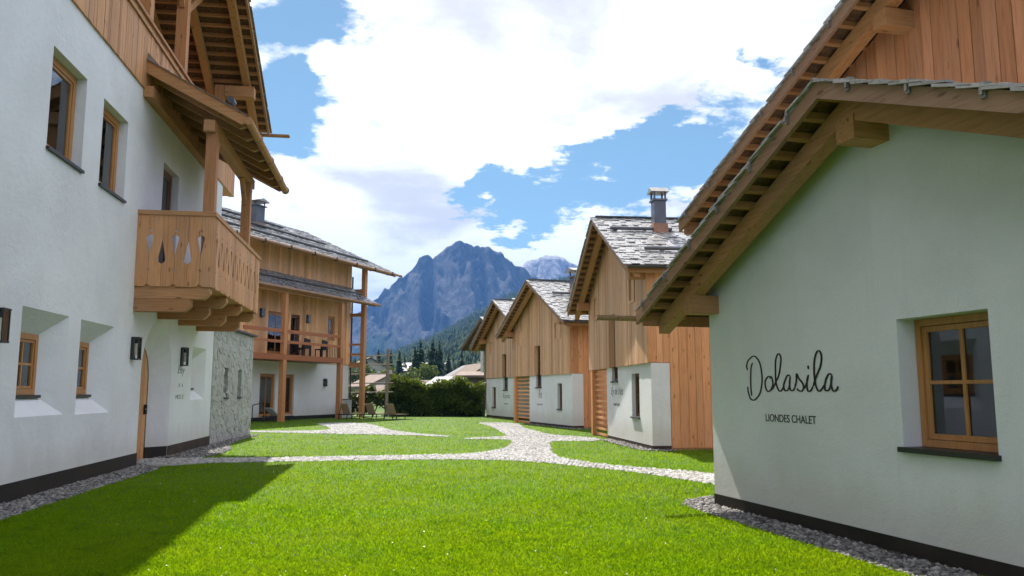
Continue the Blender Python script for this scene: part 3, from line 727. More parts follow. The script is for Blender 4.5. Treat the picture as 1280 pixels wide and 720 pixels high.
# ------------------------------------------------------------------ row of wooden chalets on the right
def chalet(label, org, hd, apex, far, near, base, tallw, smallw, basew, screen, post, boards_obj, name_text, chim, seed, guards=(), depth=8.5, W=7.65, zb=2.26):
    H = House('chalet', label, 'chalet', org, hd, 1, 'timber chalets on the right of the lawn')
    footprint(org, hd, 1, 0, W, -depth, 0)
    rf = Roof(H, apex, far, near, .70, -depth - .5, .06)
    d = .13
    holes = [(tallw[0], tallw[1], tallw[2], tallw[3])] + [tuple(q) for q in smallw]
    # timber upper storey
    planks(H, H.root, -.02, W, zb, lambda s: rf.zt(s, d), lambda u, dd, z: H.P(u, .045 + dd, z), .022, .16, m_beige, holes, not boards_obj, seed=seed)
    mb = MB(); facade(H, mb, 0, W, zb, 4.4, [dict(s0=q[0], s1=q[1], z0=max(q[2], zb), z1=q[3], d=.16) for q in holes if q[3] < 4.4], .04)
    gable_fill(H, mb, rf, 0, W, 4.4, .04, d + .02)
    mb.add([H.P(0, .04, zb), H.P(W, .04, zb), H.P(W, -1.4, zb), H.P(0, -1.4, zb)], [(0, 1, 2, 3)])
    for s in (0.0, W): mb.add([H.P(s, .04, zb), H.P(s, -depth, zb), H.P(s, -depth, rf.zt(s, d)), H.P(s, .04, rf.zt(s, d))], [(0, 1, 2, 3)])
    mb.add([H.P(0, -.5, -.02), H.P(0, -depth, -.02), H.P(0, -depth, zb), H.P(0, -.5, zb)], [(0, 1, 2, 3)]); mb.add([H.P(W, -1.4, -.02), H.P(W, -depth, -.02), H.P(W, -depth, zb), H.P(W, -1.4, zb)], [(0, 1, 2, 3)])
    mb.add([H.P(0, -1.4, 0), H.P(W, -1.4, 0), H.P(W, -1.4, zb), H.P(0, -1.4, zb)], [(0, 1, 2, 3)])
    mk('timber_wall', mb, m_beige, H.root, fix=False)
    planks(H, H.root, .53, depth, .06, lambda u: rf.zt(0, .16), lambda u, dd, z: H.P(-.004 - dd, -u, z), .024, .2, m_orange, (), not boards_obj, seed=seed + 1)
    planks(H, H.root, -.06, .53, zb + .02, lambda u: rf.zt(0, .16), lambda u, dd, z: H.P(-.004 - dd, -u, z), .024, .2, m_orange, (), not boards_obj, seed=seed + 2)
    # white rendered base
    b0, b1 = base; holesb = [dict(s0=basew[0], s1=basew[1], z0=basew[2], z1=basew[3], d=.16), dict(s0=tallw[0], s1=tallw[1], z0=tallw[2], z1=zb, d=.16)]
    mb = MB(); facade(H, mb, b0, b1, .12, zb, [h for h in holesb if b0 < h['s0'] and h['s1'] < b1], 0)
    for s in (b0 - .0, b1): mb.add([H.P(s, 0, .12), H.P(s, -.5 if s < 1 and b0 <= 0 else -1.3, .12), H.P(s, -.5 if s < 1 and b0 <= 0 else -1.3, zb - .004), H.P(s, 0, zb - .004)], [(0, 1, 2, 3)])
    if b0 <= 0:
        mb.add([H.P(b0, -.5, .12), H.P(.02, -.5, .12), H.P(.02, -.5, zb), H.P(b0, -.5, zb)], [(0, 1, 2, 3)])
        mb.add([H.P(b0, 0, zb - .004), H.P(.02, 0, zb - .004), H.P(.02, -.5, zb - .004), H.P(b0, -.5, zb - .004)], [(0, 1, 2, 3)])
    mk('base_wall', mb, m_stucco, H.root, fix=False)
    mb = MB(); H.box(mb, b0 + .004, b1 - .01, -1.2 if b0 > 0 else -.498, -.006, -.05, .118); mk('plinth', mb, m_plinth_b, H.root)
    # windows
    a, b, c, e = tallw; window(H, a + .01, b - .01, c + .02, e - .01, -.09, 1, 3, m_frame_d, .05, .04, .03, (.05, m_black), False)
    for a, b, c, e in smallw:
        f = window(H, a + .01, b - .01, c + .01, e - .01, -.02, 1, 1, m_frame_d, .05, .035, .03, None, False)
        mb = MB()
        for (x0, x1, y0, y1) in ((a - .07, a, c - .07, e + .07), (b, b + .07, c - .07, e + .07), (a, b, c - .07, c), (a, b, e, e + .07)): H.box(mb, x0, x1, .04, .09, y0, y1)
        mk('window_trim', mb, m_beige, f)
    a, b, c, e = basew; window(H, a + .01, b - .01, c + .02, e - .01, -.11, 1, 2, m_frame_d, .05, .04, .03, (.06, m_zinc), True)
    # slatted screen and post at the entry
    if screen:
        a, b = screen; sc = H.obox('screen_post', m_orange, post[0], post[1], -.12, .06, -.02, zb - .004); H.obox('screen_post', m_orange, a, a + .07, -.10, -.03, -.02, zb - .004)
        z = .05
        pr = H.obox('slat_screen', m_orange, a + .07, post[0], -.10, -.085, .0, .04)
        while z < zb - .08: H.obox('slat', m_orange, a + .07, post[0], -.10, -.06, z, z + .075, pr); z += .185
    # roof
    rf.verge(m_verge, .17); rf.rafters(m_beam_x, [.36], .13, .33, .16); rf.battens(m_batten, .32)
    rf.shingles(near, -depth - .5, .72, m_shing, .20, (.09, .24), seed=seed, lift=.024, jit=.016); rf.shingles(far, -depth - .5, .72, m_shing, .23, (.14, .34), seed=seed + 5)
    for s in (.14, apex[0], W - .14): H.obox('purlin', m_beam_y, s - .11, s + .11, .07, .5, rf.zt(s, .33) - .24 + (.05 if abs(s - apex[0]) < 1 else 0), rf.zt(s, .33) + .02)
    H.obox('eave_board', m_verge_o, near[0] + .02, near[0] + .05, -depth - .4, .62, near[1] - .22, near[1] - .04); gutter(H, near[0] - .10, -depth - .4, .66, near[1] - .05, m_zinc, .07)
    gutter(H, far[0] + .10, -depth - .4, .66, far[1] - .05, m_zinc, .07)
    H.obox('ridge_board', m_zinc, apex[0] - .12, apex[0] + .12, -depth - .4, .6, apex[1] + .03, apex[1] + .06, rf.deck)
    for s, o0, o1 in guards: rf.guard(near, s, o0, o1, m_zinc, .055, .11)
    for s, o, h, w_ in chim: chimney(H, s, o, rf.zt(s) - .1, rf.zt(s) + h, w_)
    if name_text:
        for body, s0, s1, z, sz, sh in name_text: text(H, body, s0, s1, z, sz, 0, m_letter_s, shear=sh)
    return H, rf


C2 = chalet('nearest timber chalet beyond the white lettered one, tall dark chimney on its roof', (3.626, 21.09), -6, (3.82, 6.96), (8.45, 4.46), (-.32, 4.83), (-.08, 5.15),
            (3.62, 4.42, 1.82, 3.92), [(6.2, 6.68, 4.0, 4.68), (1.2, 1.76, 4.08, 4.82)], (1.12, 1.96, .80, 2.02), (5.17, 7.2), (7.2, 7.45), True,
            [('Ey de Net', 4.55, 3.0, 1.42, .34, .25), ('LIONDES CHALET', 4.25, 3.45, 1.08, .11, 0)], [(2.6, -1.1, .90, .36), (5.0, -1.3, .35, .4)], 21,
            [(2.45, .45, -1.45), (2.45, -2.3, -6.5), (.66, -.1, -6.0)])
C3 = chalet('second timber chalet along the row, standing behind the one with the tall chimney', (2.466, 33.355), -18, (3.66, 6.63), (8.48, 4.37), (-.80, 4.42), (-.08, 5.28),
            (3.62, 4.36, 1.70, 3.62), [(6.2, 6.8, 3.78, 4.46), (1.04, 1.72, 3.84, 4.48)], (1.08, 1.62, .76, 1.87), (5.3, 7.2), (7.25, 7.5), False,
            [('Re', 4.05, 3.6, 1.22, .55, .25), ('LIONDES CHALET', 4.2, 3.45, .90, .11, 0)], [(2.1, -1.3, .75, .7), (5.1, -1.3, .5, .5)], 41, [(1.9, .1, -3.5), (.2, -.3, -5)])
_h = R_(-18); _o4 = (1.029, 41.575)
C4 = chalet('third timber chalet along the row, standing right beside the dark hedge', _o4, -18, (4.75, 6.78), (9.82, 4.23), (-.35, 4.42), (3.05, 8.4),
            (4.10, 4.97, 1.61, 3.65), [(6.84, 7.44, 3.76, 4.47), (2.4, 3.0, 3.8, 4.45)], (6.43, 7.2, .60, 1.79), None, None, False,
            [('Rayeta', 5.05, 3.75, 1.15, .42, .2), ('LIONDES CHALET', 4.8, 4.0, .80, .11, 0)], [(3.3, -1.5, .8, .6), (5.9, -1.2, .4, .5)], 61, W=8.4, zb=2.33)
mb = MB(); mb.tube(C4[0].P(8.62, .2, 2.7), C4[0].P(8.62, .2, 4.0), .13, 8); mk('downpipe', mb, plain('white_pipe', (.7, .7, .7), .4), C4[0].root)

# ------------------------------------------------------------------ big house on the left
def left_house():
    H = House('chalet', 'large white house on the left with carved balcony and open timber gable', 'chalet', (-6.8175, 10.937), -8.46, -1)
    footprint((-6.8175, 10.937), -8.46, -1, -14, 12.6, -14, 0)
    Z1 = 7.66
    holes = [dict(s0=.55, s1=1.90, z0=5.09, z1=6.68, d=.24), dict(s0=2.70, s1=4.02, z0=5.09, z1=6.66, d=.24), dict(s0=6.50, s1=7.80, z0=3.70, z1=6.60, d=.24),
             dict(s0=.2, s1=1.86, z0=1.15, z1=2.70, d=.30, i=(.37, .38, .31, .33)), dict(s0=2.35, s1=3.96, z0=1.13, z1=2.70, d=.30, i=(.37, .38, .33, .33)),
             dict(s0=9.95, s1=11.5, z0=1.30, z1=2.68, d=.30, i=(.37, .38, .31, .31)), dict(s0=5.74, s1=8.02, z0=.0, z1=3.05, d=.38, i=(.40, .40, 0, .4), arch=True)]
    mb = MB(); facade(H, mb, -13.5, 12.6, -.02, Z1, holes)
    for s in (12.6, -13.5): mb.add([H.P(s, 0, -.02), H.P(s, -13, -.02), H.P(s, -13, Z1), H.P(s, 0, Z1)], [(0, 1, 2, 3)])
    mb.add([H.P(-13.5, -13, 0), H.P(12.6, -13, 0), H.P(12.6, -13, Z1), H.P(-13.5, -13, Z1)], [(0, 1, 2, 3)])
    mk('wall', mb, m_stucco, H.root, fix=False)
    H.obox('plinth', m_plinth, -13.5, 5.735, .003, .016, -.05, .27); H.obox('plinth', m_plinth_b, 8.03, 12.61, .003, .016, -.05, .26)
    # plinth turning into the door reveal
    mb = MB(); mb.beam(H.P(8.03, -.005, .13), H.P(7.60, -.375, .13), .02, .26); mk('plinth', mb, m_plinth, H.root)
    for a, b, c, d in ((.55, 1.90, 5.09, 6.68), (2.70, 4.02, 5.09, 6.66)): window(H, a + .01, b - .01, c + .03, d - .01, -.16, 1, 1, m_frame, .11, .05, .04, (.05, m_black), True)
    window(H, 6.51, 7.79, 3.72, 6.59, -.16, 1, 2, m_frame_d, .11, .05, .04, None, True, name='balcony_door')
    for a, b, c, d in ((.57, 1.48, 1.46, 2.37), (2.72, 3.58, 1.46, 2.37), (10.32, 11.12, 1.61, 2.37)): window(H, a, b, c, d, -.28, 2, 2, m_frame, .085, .045, .035, (-.2, m_black), True)
    # arched plank door
    cs, ri, zs = 6.88, .745, 1.80; dr = H.obox('door', m_frame_d, cs - ri, cs + ri, -.46, -.44, 0, 2.5)
    for k in range(6):
        a = cs - ri + 2 * ri * k / 6 + .004; b = cs - ri + 2 * ri * (k + 1) / 6 - .004
        zt = lambda x: zs + math.sqrt(max(0, ri * ri - (x - cs) ** 2)); mb = MB(); q = [(a, .02), (b, .02)] + [(b + (a - b) * t, zt(b + (a - b) * t)) for t in (0, .33, .66, 1)]
        mb.prism(q, lambda u, v, t: H.P(u, t, v), -.44, -.40); mk('plank', mb, m_board, dr)
    H.obox('handle', m_black, cs + .55, cs + .60, -.40, -.33, 1.0, 1.22, dr); H.obox('handle', m_steel, cs + .50, cs + .62, -.35, -.33, 1.10, 1.13, dr)
    # roof and open gable
    rf = Roof(H, (.5, 16.93), (14.44, 10.02), (-13.4, 10.02), 1.0, -13.5, 0)
    rf.verge(m_verge_o, .16, .06); rf.rafters(m_beam_x, [.60, -.5, -1.6], .13, .36, .20); rf.battens(m_batten, .34, -2.3, .93, .06); rf.clips(m_steel, rf.far, 13)
    rf.shingles(rf.far, .0, 1.03, m_shing_b, .3, (.18, .3), seed=11); rf.shingles(rf.near, .0, 1.03, m_shing_b, .3, (.18, .3), seed=12)
    rf.shingles(rf.far, -13.5, 0, m_shing, .3, (.25, .45), seed=13)
    # timber parapet, railing, loggia behind it
    planks(H, H.root, -13.5, 14.05, Z1 - .02, lambda s: 9.04, lambda u, d, z: H.P(u, .01 + d, z), .028, .13, m_board, seed=31)
    H.obox('parapet_back', m_board, -13.5, 14.05, -.12, .006, Z1 - .018, 9.03)
    H.obox('handrail', m_beam_x, -13.5, 14.1, -.10, .10, 9.042, 9.11)
    H.obox('handrail', m_beam_x, -13.5, 14.1, .045, .085, 8.86, 8.93)
    H.obox('floor_slab', m_board, -13.5, 14.05, -2.4, -.13, Z1 + .002, 7.8)
    mb = MB(); gable_fill(H, mb, rf, -13, 13.2, Z1 + .0, -2.4, .14); mb.add([H.P(13.2, -2.4, Z1), H.P(13.2, -13, Z1), H.P(13.2, -13, 10.4), H.P(13.2, -2.4, 10.4)], [(0, 1, 2, 3)]); mk('loggia_wall', mb, m_board, H.root, fix=False)
    for s in (-7.5, -3.0, 1.4, 5.1, 7.95, 12.35):
        zt = rf.zt(s, .42); H.obox('post', m_beam_z, s - .13, s + .13, -.28, -.02, 9.112, zt)
        if s < 10:
            for sg in (-1, 1):
                a = (s + sg * .12, -.15, zt - 1.9); b = (s + sg * 1.55, -.15, rf.zt(s + sg * 1.55, .45)); H.obeam('brace', m_beam_x, a, b, .12, .16)
    for s in (12.4, 8.0, 5.1, .5): z = rf.zt(s, .38); H.obox('purlin', m_beam_y, s - .16, s + .16, -.01 if s > 10 else -2.38, .84, z - .34, z - .01)
    gutter(H, 14.62, -13, 1.62, 9.93, m_verge_o, .09)
    # carved balcony
    s0, s1, of, zb, zt = 4.93, 10.55, 1.49, 3.60, 5.15; n = 6
    fl = H.obox('balcony', m_board, s0 + .04, s1 - .04, .003, of - .04, 3.62, 3.70)
    gu = lambda z: (.072 * min(1, max(0, (z - 4.22) / .36)) if z < 4.58 else math.sqrt(max(0, .072 ** 2 - (z - 4.58) ** 2))) if 4.22 < z < 4.642 else 0
    gl = lambda z: (.072 * min(1, max(0, (4.56 - z) / .40)) if z > 4.14 else math.sqrt(max(0, .072 ** 2 - (z - 4.14) ** 2))) if 4.078 < z < 4.56 else 0
    dia = lambda z, c: max(0, .028 - abs(z - c))

    def edge(kind, z):
        g = .003
        if kind == 'u': g = max(g, gu(z), dia(z, 4.74), dia(z, 3.93), math.sqrt(max(0, .05 ** 2 - (z - zb) ** 2)))
        if kind == 'l': g = max(g, gl(z))
        return g

    def carved(place, L0, L1, cnt, th=.032):
        zs_ = sorted({*np.linspace(zb, zt - .09, 20), *np.linspace(4.06, 4.66, 22), *[c + q for c in (4.74, 3.93) for q in (-.028, 0, .028)], zb + .05, zb + .03})
        wd = (L1 - L0) / cnt
        for k in range(cnt):
            a, b = L0 + wd * k, L0 + wd * (k + 1); ka = 'e' if k == 0 else ('u' if k % 2 else 'l'); kb = 'e' if k == cnt - 1 else ('u' if (k + 1) % 2 else 'l')
            Lf = [(a + edge(ka, z), z) for z in zs_]; Rt = [(b - edge(kb, z), z) for z in zs_]; mb = MB(); m = len(zs_)
            vs = [place(u, 0, z) for u, z in Lf] + [place(u, 0, z) for u, z in Rt] + [place(u, th, z) for u, z in Lf] + [place(u, th, z) for u, z in Rt]; fs = []
            for i in range(m - 1):
                fs += [(i, m + i, m + i + 1, i + 1), (2 * m + i, 2 * m + i + 1, 3 * m + i + 1, 3 * m + i), (i, i + 1, 2 * m + i + 1, 2 * m + i), (m + i, 3 * m + i, 3 * m + i + 1, m + i + 1)]
            fs += [(0, 2 * m, 3 * m, m), (m - 1, 2 * m - 1, 4 * m - 1, 3 * m - 1)]; mb.add(vs, fs); mk('carved_board', mb, m_board, fl)
    carved(lambda u, d, z: H.P(s0 + d, u, z), .0, of, 6); carved(lambda u, d, z: H.P(u, of - d, z), s0 + .034, s1, 22); carved(lambda u, d, z: H.P(s1 - d, u, z), .0, of - .034, 6)
    H.obox('top_rail', m_beam_y, s0 - .03, s0 + .07, 0.0, of + .03, zt - .09, zt, fl); H.obox('top_rail', m_beam_x, s0 + .07, s1 + .03, of - .07, of + .03, zt - .09, zt, fl); H.obox('top_rail', m_beam_y, s1 - .07, s1 + .03, 0, of - .07, zt - .09, zt, fl)
    for z in (3.76, 4.98): H.obox('inner_rail', m_beam_x, s0 + .05, s1 - .05, of - .075, of - .036, z, z + .07, fl); H.obox('inner_rail', m_beam_y, s0 + .036, s0 + .075, .02, of - .08, z, z + .07, fl)
    for s in (5.08, 6.75, 8.5, 10.3):
        for o1, za, zb_ in ((1.44, 3.36, 3.615), (1.08, 3.10, 3.355)):
            mb = MB(); q = [(0, za), (o1 - .12, za), (o1 - .06, za + .05), (o1, za + .12), (o1, zb_), (0, zb_)]
            mb.prism(q, lambda u, v, t: H.P(t, u, v), s - .11 + (.004 if o1 < 1.2 else 0), s + .11 - (.004 if o1 < 1.2 else 0)); mk('bracket_beam', mb, m_beam_y, fl)
    for s in (5.12, 9.15): H.obox('balcony_post', m_beam_z, s - .11, s + .11, of - .27, of - .05, 3.70, 6.84, fl)
    # little roof over the balcony
    e0, e1 = 4.75, 10.45; top = lambda o: 8.26 - .535 * o
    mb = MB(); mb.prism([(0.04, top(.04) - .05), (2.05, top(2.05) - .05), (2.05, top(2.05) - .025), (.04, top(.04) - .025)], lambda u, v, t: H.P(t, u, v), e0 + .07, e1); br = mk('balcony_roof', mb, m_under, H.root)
    for s in (e0, e1 - .06):
        mb = MB(); mb.prism([(.04, top(.04) - .26), (1.95, top(1.95) - .24), (2.06, top(2.06) - .14), (2.06, top(2.06) + .01), (.04, top(.04) + .01)], lambda u, v, t: H.P(t, u, v), s, s + .06); mk('verge_board', mb, m_beam_y, br)
    for k in range(7):
        s = 5.2 + k * .82; mb = MB(); mb.prism([(.06, top(.06) - .27), (1.85, top(1.85) - .25), (1.98, top(1.98) - .14), (1.98, top(1.98) - .055), (.06, top(.06) - .055)], lambda u, v, t: H.P(t, u, v), s - .06, s + .06); mk('rafter', mb, m_beam_y, br)
    rd = random.Random(4); J = MB()
    for i in range(10):
        o_lo = 2.12 - i * .23; s = e0 - .03
        while s < e1 + .02:
            w_ = rd.uniform(.13, .26); a, b = s + .004, s + w_ - .004; s += w_; hi = max(o_lo - .36, .05); u = .03 + rd.uniform(0, .012)
            J.add([H.P(q, oo, top(oo) + k) for q in (a, b) for oo, k in ((o_lo, u), (hi, .012), (hi, -.004), (o_lo, u - .02))], [(0, 1, 2, 3), (7, 6, 5, 4), (0, 4, 5, 1), (1, 5, 6, 2), (2, 6, 7, 3), (3, 7, 4, 0)])
    mk('shingle_covering', J, m_shing_b, br, fix=False, kind='stuff')
    mb = MB(); H.box(mb, e0 + .02, e1 - .05, .005, .20, 7.47, 7.70); mk('wall_plate', mb, m_beam_x, br)
    mb = MB(); H.box(mb, 4.86, 9.75, of - .30, of - .08, 6.845, 7.08); mk('outer_purlin', mb, m_beam_x, br)
    for s, d in ((5.12, 1), (9.15, -1), (9.15, 1)):
        if s + d * .7 < 10: mb = MB(); mb.beam(H.P(s + d * .1, of - .19, 6.3), H.P(s + d * .62, of - .19, 6.86), .1, .14); mk('brace', mb, m_beam_x, br)
    mb = MB(); mb.tube(H.P(4.72, 2.10, 7.05), H.P(10.6, 2.10, 7.05), .085, 12); g = mk('gutter', mb, m_beam_x, br, smooth=False)
    for s in (5.9, 7.6, 9.3, 10.5): mb = MB(); mb.tube(H.P(s, 2.10, 7.05), H.P(s + .07, 2.10, 7.05), .105, 12); mk('gutter_hook', mb, m_verge, br)
    mb = MB(); mb.tube(H.P(4.76, 1.72, 7.50), H.P(5.0, 1.72, 7.50), .075, 12); mk('round_fitting', mb, m_zinc, br)  # small dark round fitting under the balcony eave, not a log
    mb = MB(); mb.add([H.P(4.78, .03, 8.27), H.P(4.78, .28, 8.16), H.P(4.78, .03, 8.44), H.P(4.80, .03, 8.27), H.P(4.80, .28, 8.16), H.P(4.80, .03, 8.44)], [(0, 1, 2), (5, 4, 3), (0, 3, 4, 1), (1, 4, 5, 2), (2, 5, 3, 0)]); mk('flashing', mb, m_steel, br)
    # house name beside the door
    text(H, 'Eny', 8.56, 9.22, 1.95, .28, 0, m_letter_s, shear=.25, flip=1); text(H, '11', 8.66, 9.0, 1.62, .13, 0, m_letter_s, flip=1); text(H, 'MO1 E', 8.5, 9.25, 1.33, .16, 0, m_letter_s, flip=1)
    for s, lab in ((-.57, 'lantern lamp on the left white wall, cut by the picture edge beside a splayed window'), (5.06, 'lantern lamp on the white wall just before the arched wooden door'), (8.86, 'lantern lamp on the white wall past the arched door, above small lettering')):
        lamp(H, s, 0.001, 2.36, lab)
    return H


LH = left_house()


def annex():
    """rubble stone wing continuing the big house"""
    H = House('stone_annex', 'low grey rubble stone wing with two slit windows beside the big white house', 'stone wing', (-8.617, 23.306), -6, -1)
    footprint((-8.617, 23.306), -6, -1, -.2, 5.12, -6, 0)
    L, Ht = 5.12, 3.42; wins = [(1.18, 1.72, 1.32, 2.24), (3.0, 3.52, 1.32, 2.24)]
    mb = MB(); facade(H, mb, -.15, L, -.02, Ht, [dict(s0=a, s1=b, z0=c, z1=d, d=.3) for a, b, c, d in wins], -.02)
    for s in (-.15, L): mb.add([H.P(s, -.02, 0), H.P(s, -6, 0), H.P(s, -6, Ht), H.P(s, -.02, Ht)], [(0, 1, 2, 3)])
    mb.add([H.P(-.15, -.02, Ht), H.P(L, -.02, Ht), H.P(L, -6, Ht), H.P(-.15, -6, Ht)], [(0, 1, 2, 3)])
    W = mk('stone_wall', mb, m_mortar, H.root, fix=False)
    rd = random.Random(9)

    def rubble(u0, u1, z0, z1, cnt, place, skip, seed):
        """irregular stones: cells around scattered points, shrunk so the joints show"""
        q = random.Random(seed); P = []; tries = 0; A = (u1 - u0) * (z1 - z0); r0 = .80 * math.sqrt(A / cnt)
        while len(P) < cnt and tries < 20000:
            p = (q.uniform(u0, u1), q.uniform(z0, z1)); tries += 1; rr = r0 * q.uniform(.55, 1.1)
            if all(((p[0] - x) * .72) ** 2 + ((p[1] - y) * 1.3) ** 2 > rr * rr for x, y in P): P.append(p)
        for p in P:
            poly = [(u0, z0), (u1, z0), (u1, z1), (u0, z1)]
            for x, y in P:
                if (x, y) == p or abs(x - p[0]) > 1.4 or abs(y - p[1]) > .9: continue
                nx, ny = (x - p[0]) * .52, (y - p[1]) * 1.69; mx, my = (x + p[0]) / 2, (y + p[1]) / 2; out = []
                for i in range(len(poly)):
                    a_, b_ = poly[i], poly[(i + 1) % len(poly)]; da = (a_[0] - mx) * nx + (a_[1] - my) * ny; db = (b_[0] - mx) * nx + (b_[1] - my) * ny
                    if da <= 0: out.append(a_)
                    if da * db < 0: t = da / (da - db); out.append((a_[0] + (b_[0] - a_[0]) * t, a_[1] + (b_[1] - a_[1]) * t))
                poly = out
                if len(poly) < 3: break
            if len(poly) < 3 or any(c0 - .04 < p[0] < c1 + .04 and c2 - .04 < p[1] < c3 + .04 for c0, c1, c2, c3 in skip): continue
            cx = sum(v[0] for v in poly) / len(poly); cz = sum(v[1] for v in poly) / len(poly); m = len(poly); dep = q.uniform(.003, .022); tl = q.uniform(-.02, .02)
            o1 = [(cx + (x - cx) * .965, cz + (y - cz) * .965) for x, y in poly]; o2 = [(cx + (x - cx) * .84, cz + (y - cz) * .84) for x, y in poly]
            mb = MB(); mb.add([place(x, -.01, y) for x, y in o1] + [place(x, dep + (x - cx) * tl * 2 + q.uniform(-.006, .006), y) for x, y in o2], [(i, (i + 1) % m, m + (i + 1) % m, m + i) for i in range(m)] + [tuple(range(m, 2 * m))]); mk('stone', mb, m_stone, W)
    rubble(-.15, L, 0, Ht, 270, lambda x, d, y: H.P(x, -.02 + d, y), wins, 5)
    rubble(0, 1.2, 0, Ht, 28, lambda x, d, y: H.P(L + d, -.02 - x, y), [], 6)
    for a, b, c, d in wins:
        window(H, a + .01, b - .01, c + .02, d - .01, -.2, 1, 3, m_stone, .04, .03, .03, (.03, m_black), False)
    H.obox('coping', m_zinc, -.15, L + .08, -6, .10, Ht + .012, Ht + .07)
    planks(H, H.root, -.1, L - .1, Ht + .072, lambda s: 4.5, lambda u, d, z: H.P(u, -.45 + d, z), .028, .19, m_beige, seed=77)
    planks(H, H.root, .45, 5.9, Ht + .072, lambda s: 4.5, lambda u, d, z: H.P(L - .13 + d, -u, z), .028, .19, m_beige, seed=78)


annex()


def rear_left():
    H = House('chalet', 'timber and white chalet beyond the stone wing with a deep timber balcony on posts', 'chalet', (-13.164, 41.421), 22, -1)
    footprint((-13.164, 41.421), 22, -1, -8, 8.45, -10, 0)
    Zb = 3.14; E = 8.45; ez = 9.06
    holes = [dict(s0=.30, s1=1.55, z0=.12, z1=2.46, d=.2), dict(s0=2.25, s1=3.15, z0=.1, z1=2.46, d=.2)]
    mb = MB(); facade(H, mb, -8, E, .2, Zb, [dict(h, z0=max(h['z0'], .2)) for h in holes])
    for s in (-8, E): mb.add([H.P(s, 0, .2), H.P(s, -10, .2), H.P(s, -10, Zb), H.P(s, 0, Zb)], [(0, 1, 2, 3)])
    mk('base_wall', mb, m_stucco, H.root, fix=False); H.obox('plinth', m_black, -8, E + .003, -10, .004, -.05, .198)
    window(H, .31, 1.54, .22, 2.45, -.1, 2, 1, m_frame, .10, .06, .05, None, True); window(H, 2.26, 3.14, .22, 2.45, -.1, 1, 1, m_frame, .12, .06, .05, None, True, name='door')
    wh = [(.70, 2.30, 3.5, 5.75), (2.55, 3.45, 3.5, 5.75), (5.95, 6.75, 4.55, 5.95)]
    top = lambda o: ez + .46 * (1.6 - o)
    planks(H, H.root, -8, E, Zb + .0, lambda s: top(.02) - .2, lambda u, d, z: H.P(u, .02 + d, z), .025, .2, m_board2, wh, True, seed=51)
    planks(H, H.root, 0, 10, Zb, lambda u: min(top(-u), 2 * top(-5.5) - top(-u)) - .2 if u > 5.5 else top(-u) - .2, lambda u, d, z: H.P(E + d, -u, z), .025, .2, m_board2, (), True, seed=52)
    mb = MB(); facade(H, mb, -8, E - .01, Zb, top(0) - .2, [dict(s0=a, s1=b, z0=c, z1=d, d=.15) for a, b, c, d in wh], .015); mb.add([H.P(E - .01, 0, Zb), H.P(E - .01, -10, Zb), H.P(E - .01, -10, 10), H.P(E - .01, 0, 9.6)], [(0, 1, 2, 3)]); mk('timber_wall', mb, m_board2, H.root, fix=False)
    window(H, .71, 2.29, 3.5, 5.74, -.06, 2, 1, m_frame, .10, .06, .05, None, True, name='balcony_door'); window(H, 2.56, 3.44, 3.5, 5.74, -.06, 1, 1, m_frame_d, .10, .06, .05, None, True, name='balcony_door')
    window(H, 5.96, 6.74, 4.56, 5.94, -.06, 2, 2, m_frame, .10, .05, .04, (.06, m_beam_x), True)
    # main roof, eave towards the lawn
    mb = MB(); rs0, rs1, rid = -9, 11.1, -5.5
    for k in (1, -1):
        f = lambda o: top(o) if k > 0 else top(rid) - .46 * (rid - o)
        oo = (1.6, rid) if k > 0 else (rid, -12)
        mb.prism([(oo[0], f(oo[0]) - .06), (oo[1], f(oo[1]) - .06), (oo[1], f(oo[1]) - .03), (oo[0], f(oo[0]) - .03)], lambda u, v, t: H.P(t, u, v), rs0, rs1)
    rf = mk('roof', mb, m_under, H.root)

    def cover(parent, f, o_lo, o_hi, s0, s1, seed, expo=.27):
        rd = random.Random(seed); J = MB(); n = int((o_lo - o_hi) / expo)
        for i in range(n + 1):
            ol = o_lo + .05 - i * expo; s = s0
            while s < s1:
                w_ = rd.uniform(.16, .36); a, b = s + .005, s + w_ - .005; s += w_; hi = max(ol - expo * 1.5, o_hi); u = .022 + rd.uniform(0, .04); ol2 = ol + rd.uniform(0, .03)
                J.add([H.P(q, o_, f(o_) + k) for q in (a, b) for o_, k in ((ol2, u), (hi, .012), (hi, -.006), (ol2, u - .024))], [(0, 1, 2, 3), (7, 6, 5, 4), (0, 4, 5, 1), (1, 5, 6, 2), (2, 6, 7, 3), (3, 7, 4, 0)])
        mk('shingle_covering', J, m_shing2, parent, fix=False, kind='stuff')
    cover(rf, top, 1.6, rid, rs0, rs1, 61)
    mb = MB(); H.box(mb, rs0, rs1 + .03, 1.56, 1.60, ez - .20, ez - .035); mk('eave_board', mb, m_beam_x, rf)
    mb = MB(); mb.tube(H.P(rs0, 1.72, ez - .09), H.P(rs1 + .55, 1.72, ez - .09), .08, 8); mk('gutter', mb, m_verge, rf)
    for k in range(9): s = -6 + k * 2.05; mb = MB(); H.box(mb, s, s + .05, 1.60, 1.83, ez - .2, ez + .0); mk('gutter_hook', mb, m_black, rf)
    for s in (rs1 - .05, rs1 - .95):
        mb = MB(); mb.prism([(1.58, top(1.58) - .24), (rid, top(rid) - .24), (rid, top(rid) - .07), (1.58, top(1.58) - .07)], lambda u, v, t: H.P(t, u, v), s, s + (.05 if s > rs1 - .5 else .15)); mk('verge_board' if s > rs1 - .5 else 'rafter', mb, m_beam_y, rf)
    for o in (-.1, rid): mb = MB(); H.box(mb, 6.0, rs1 - .06, o - .12, o + .12, top(o) - .52, top(o) - .28); mk('purlin', mb, m_beam_x, rf)
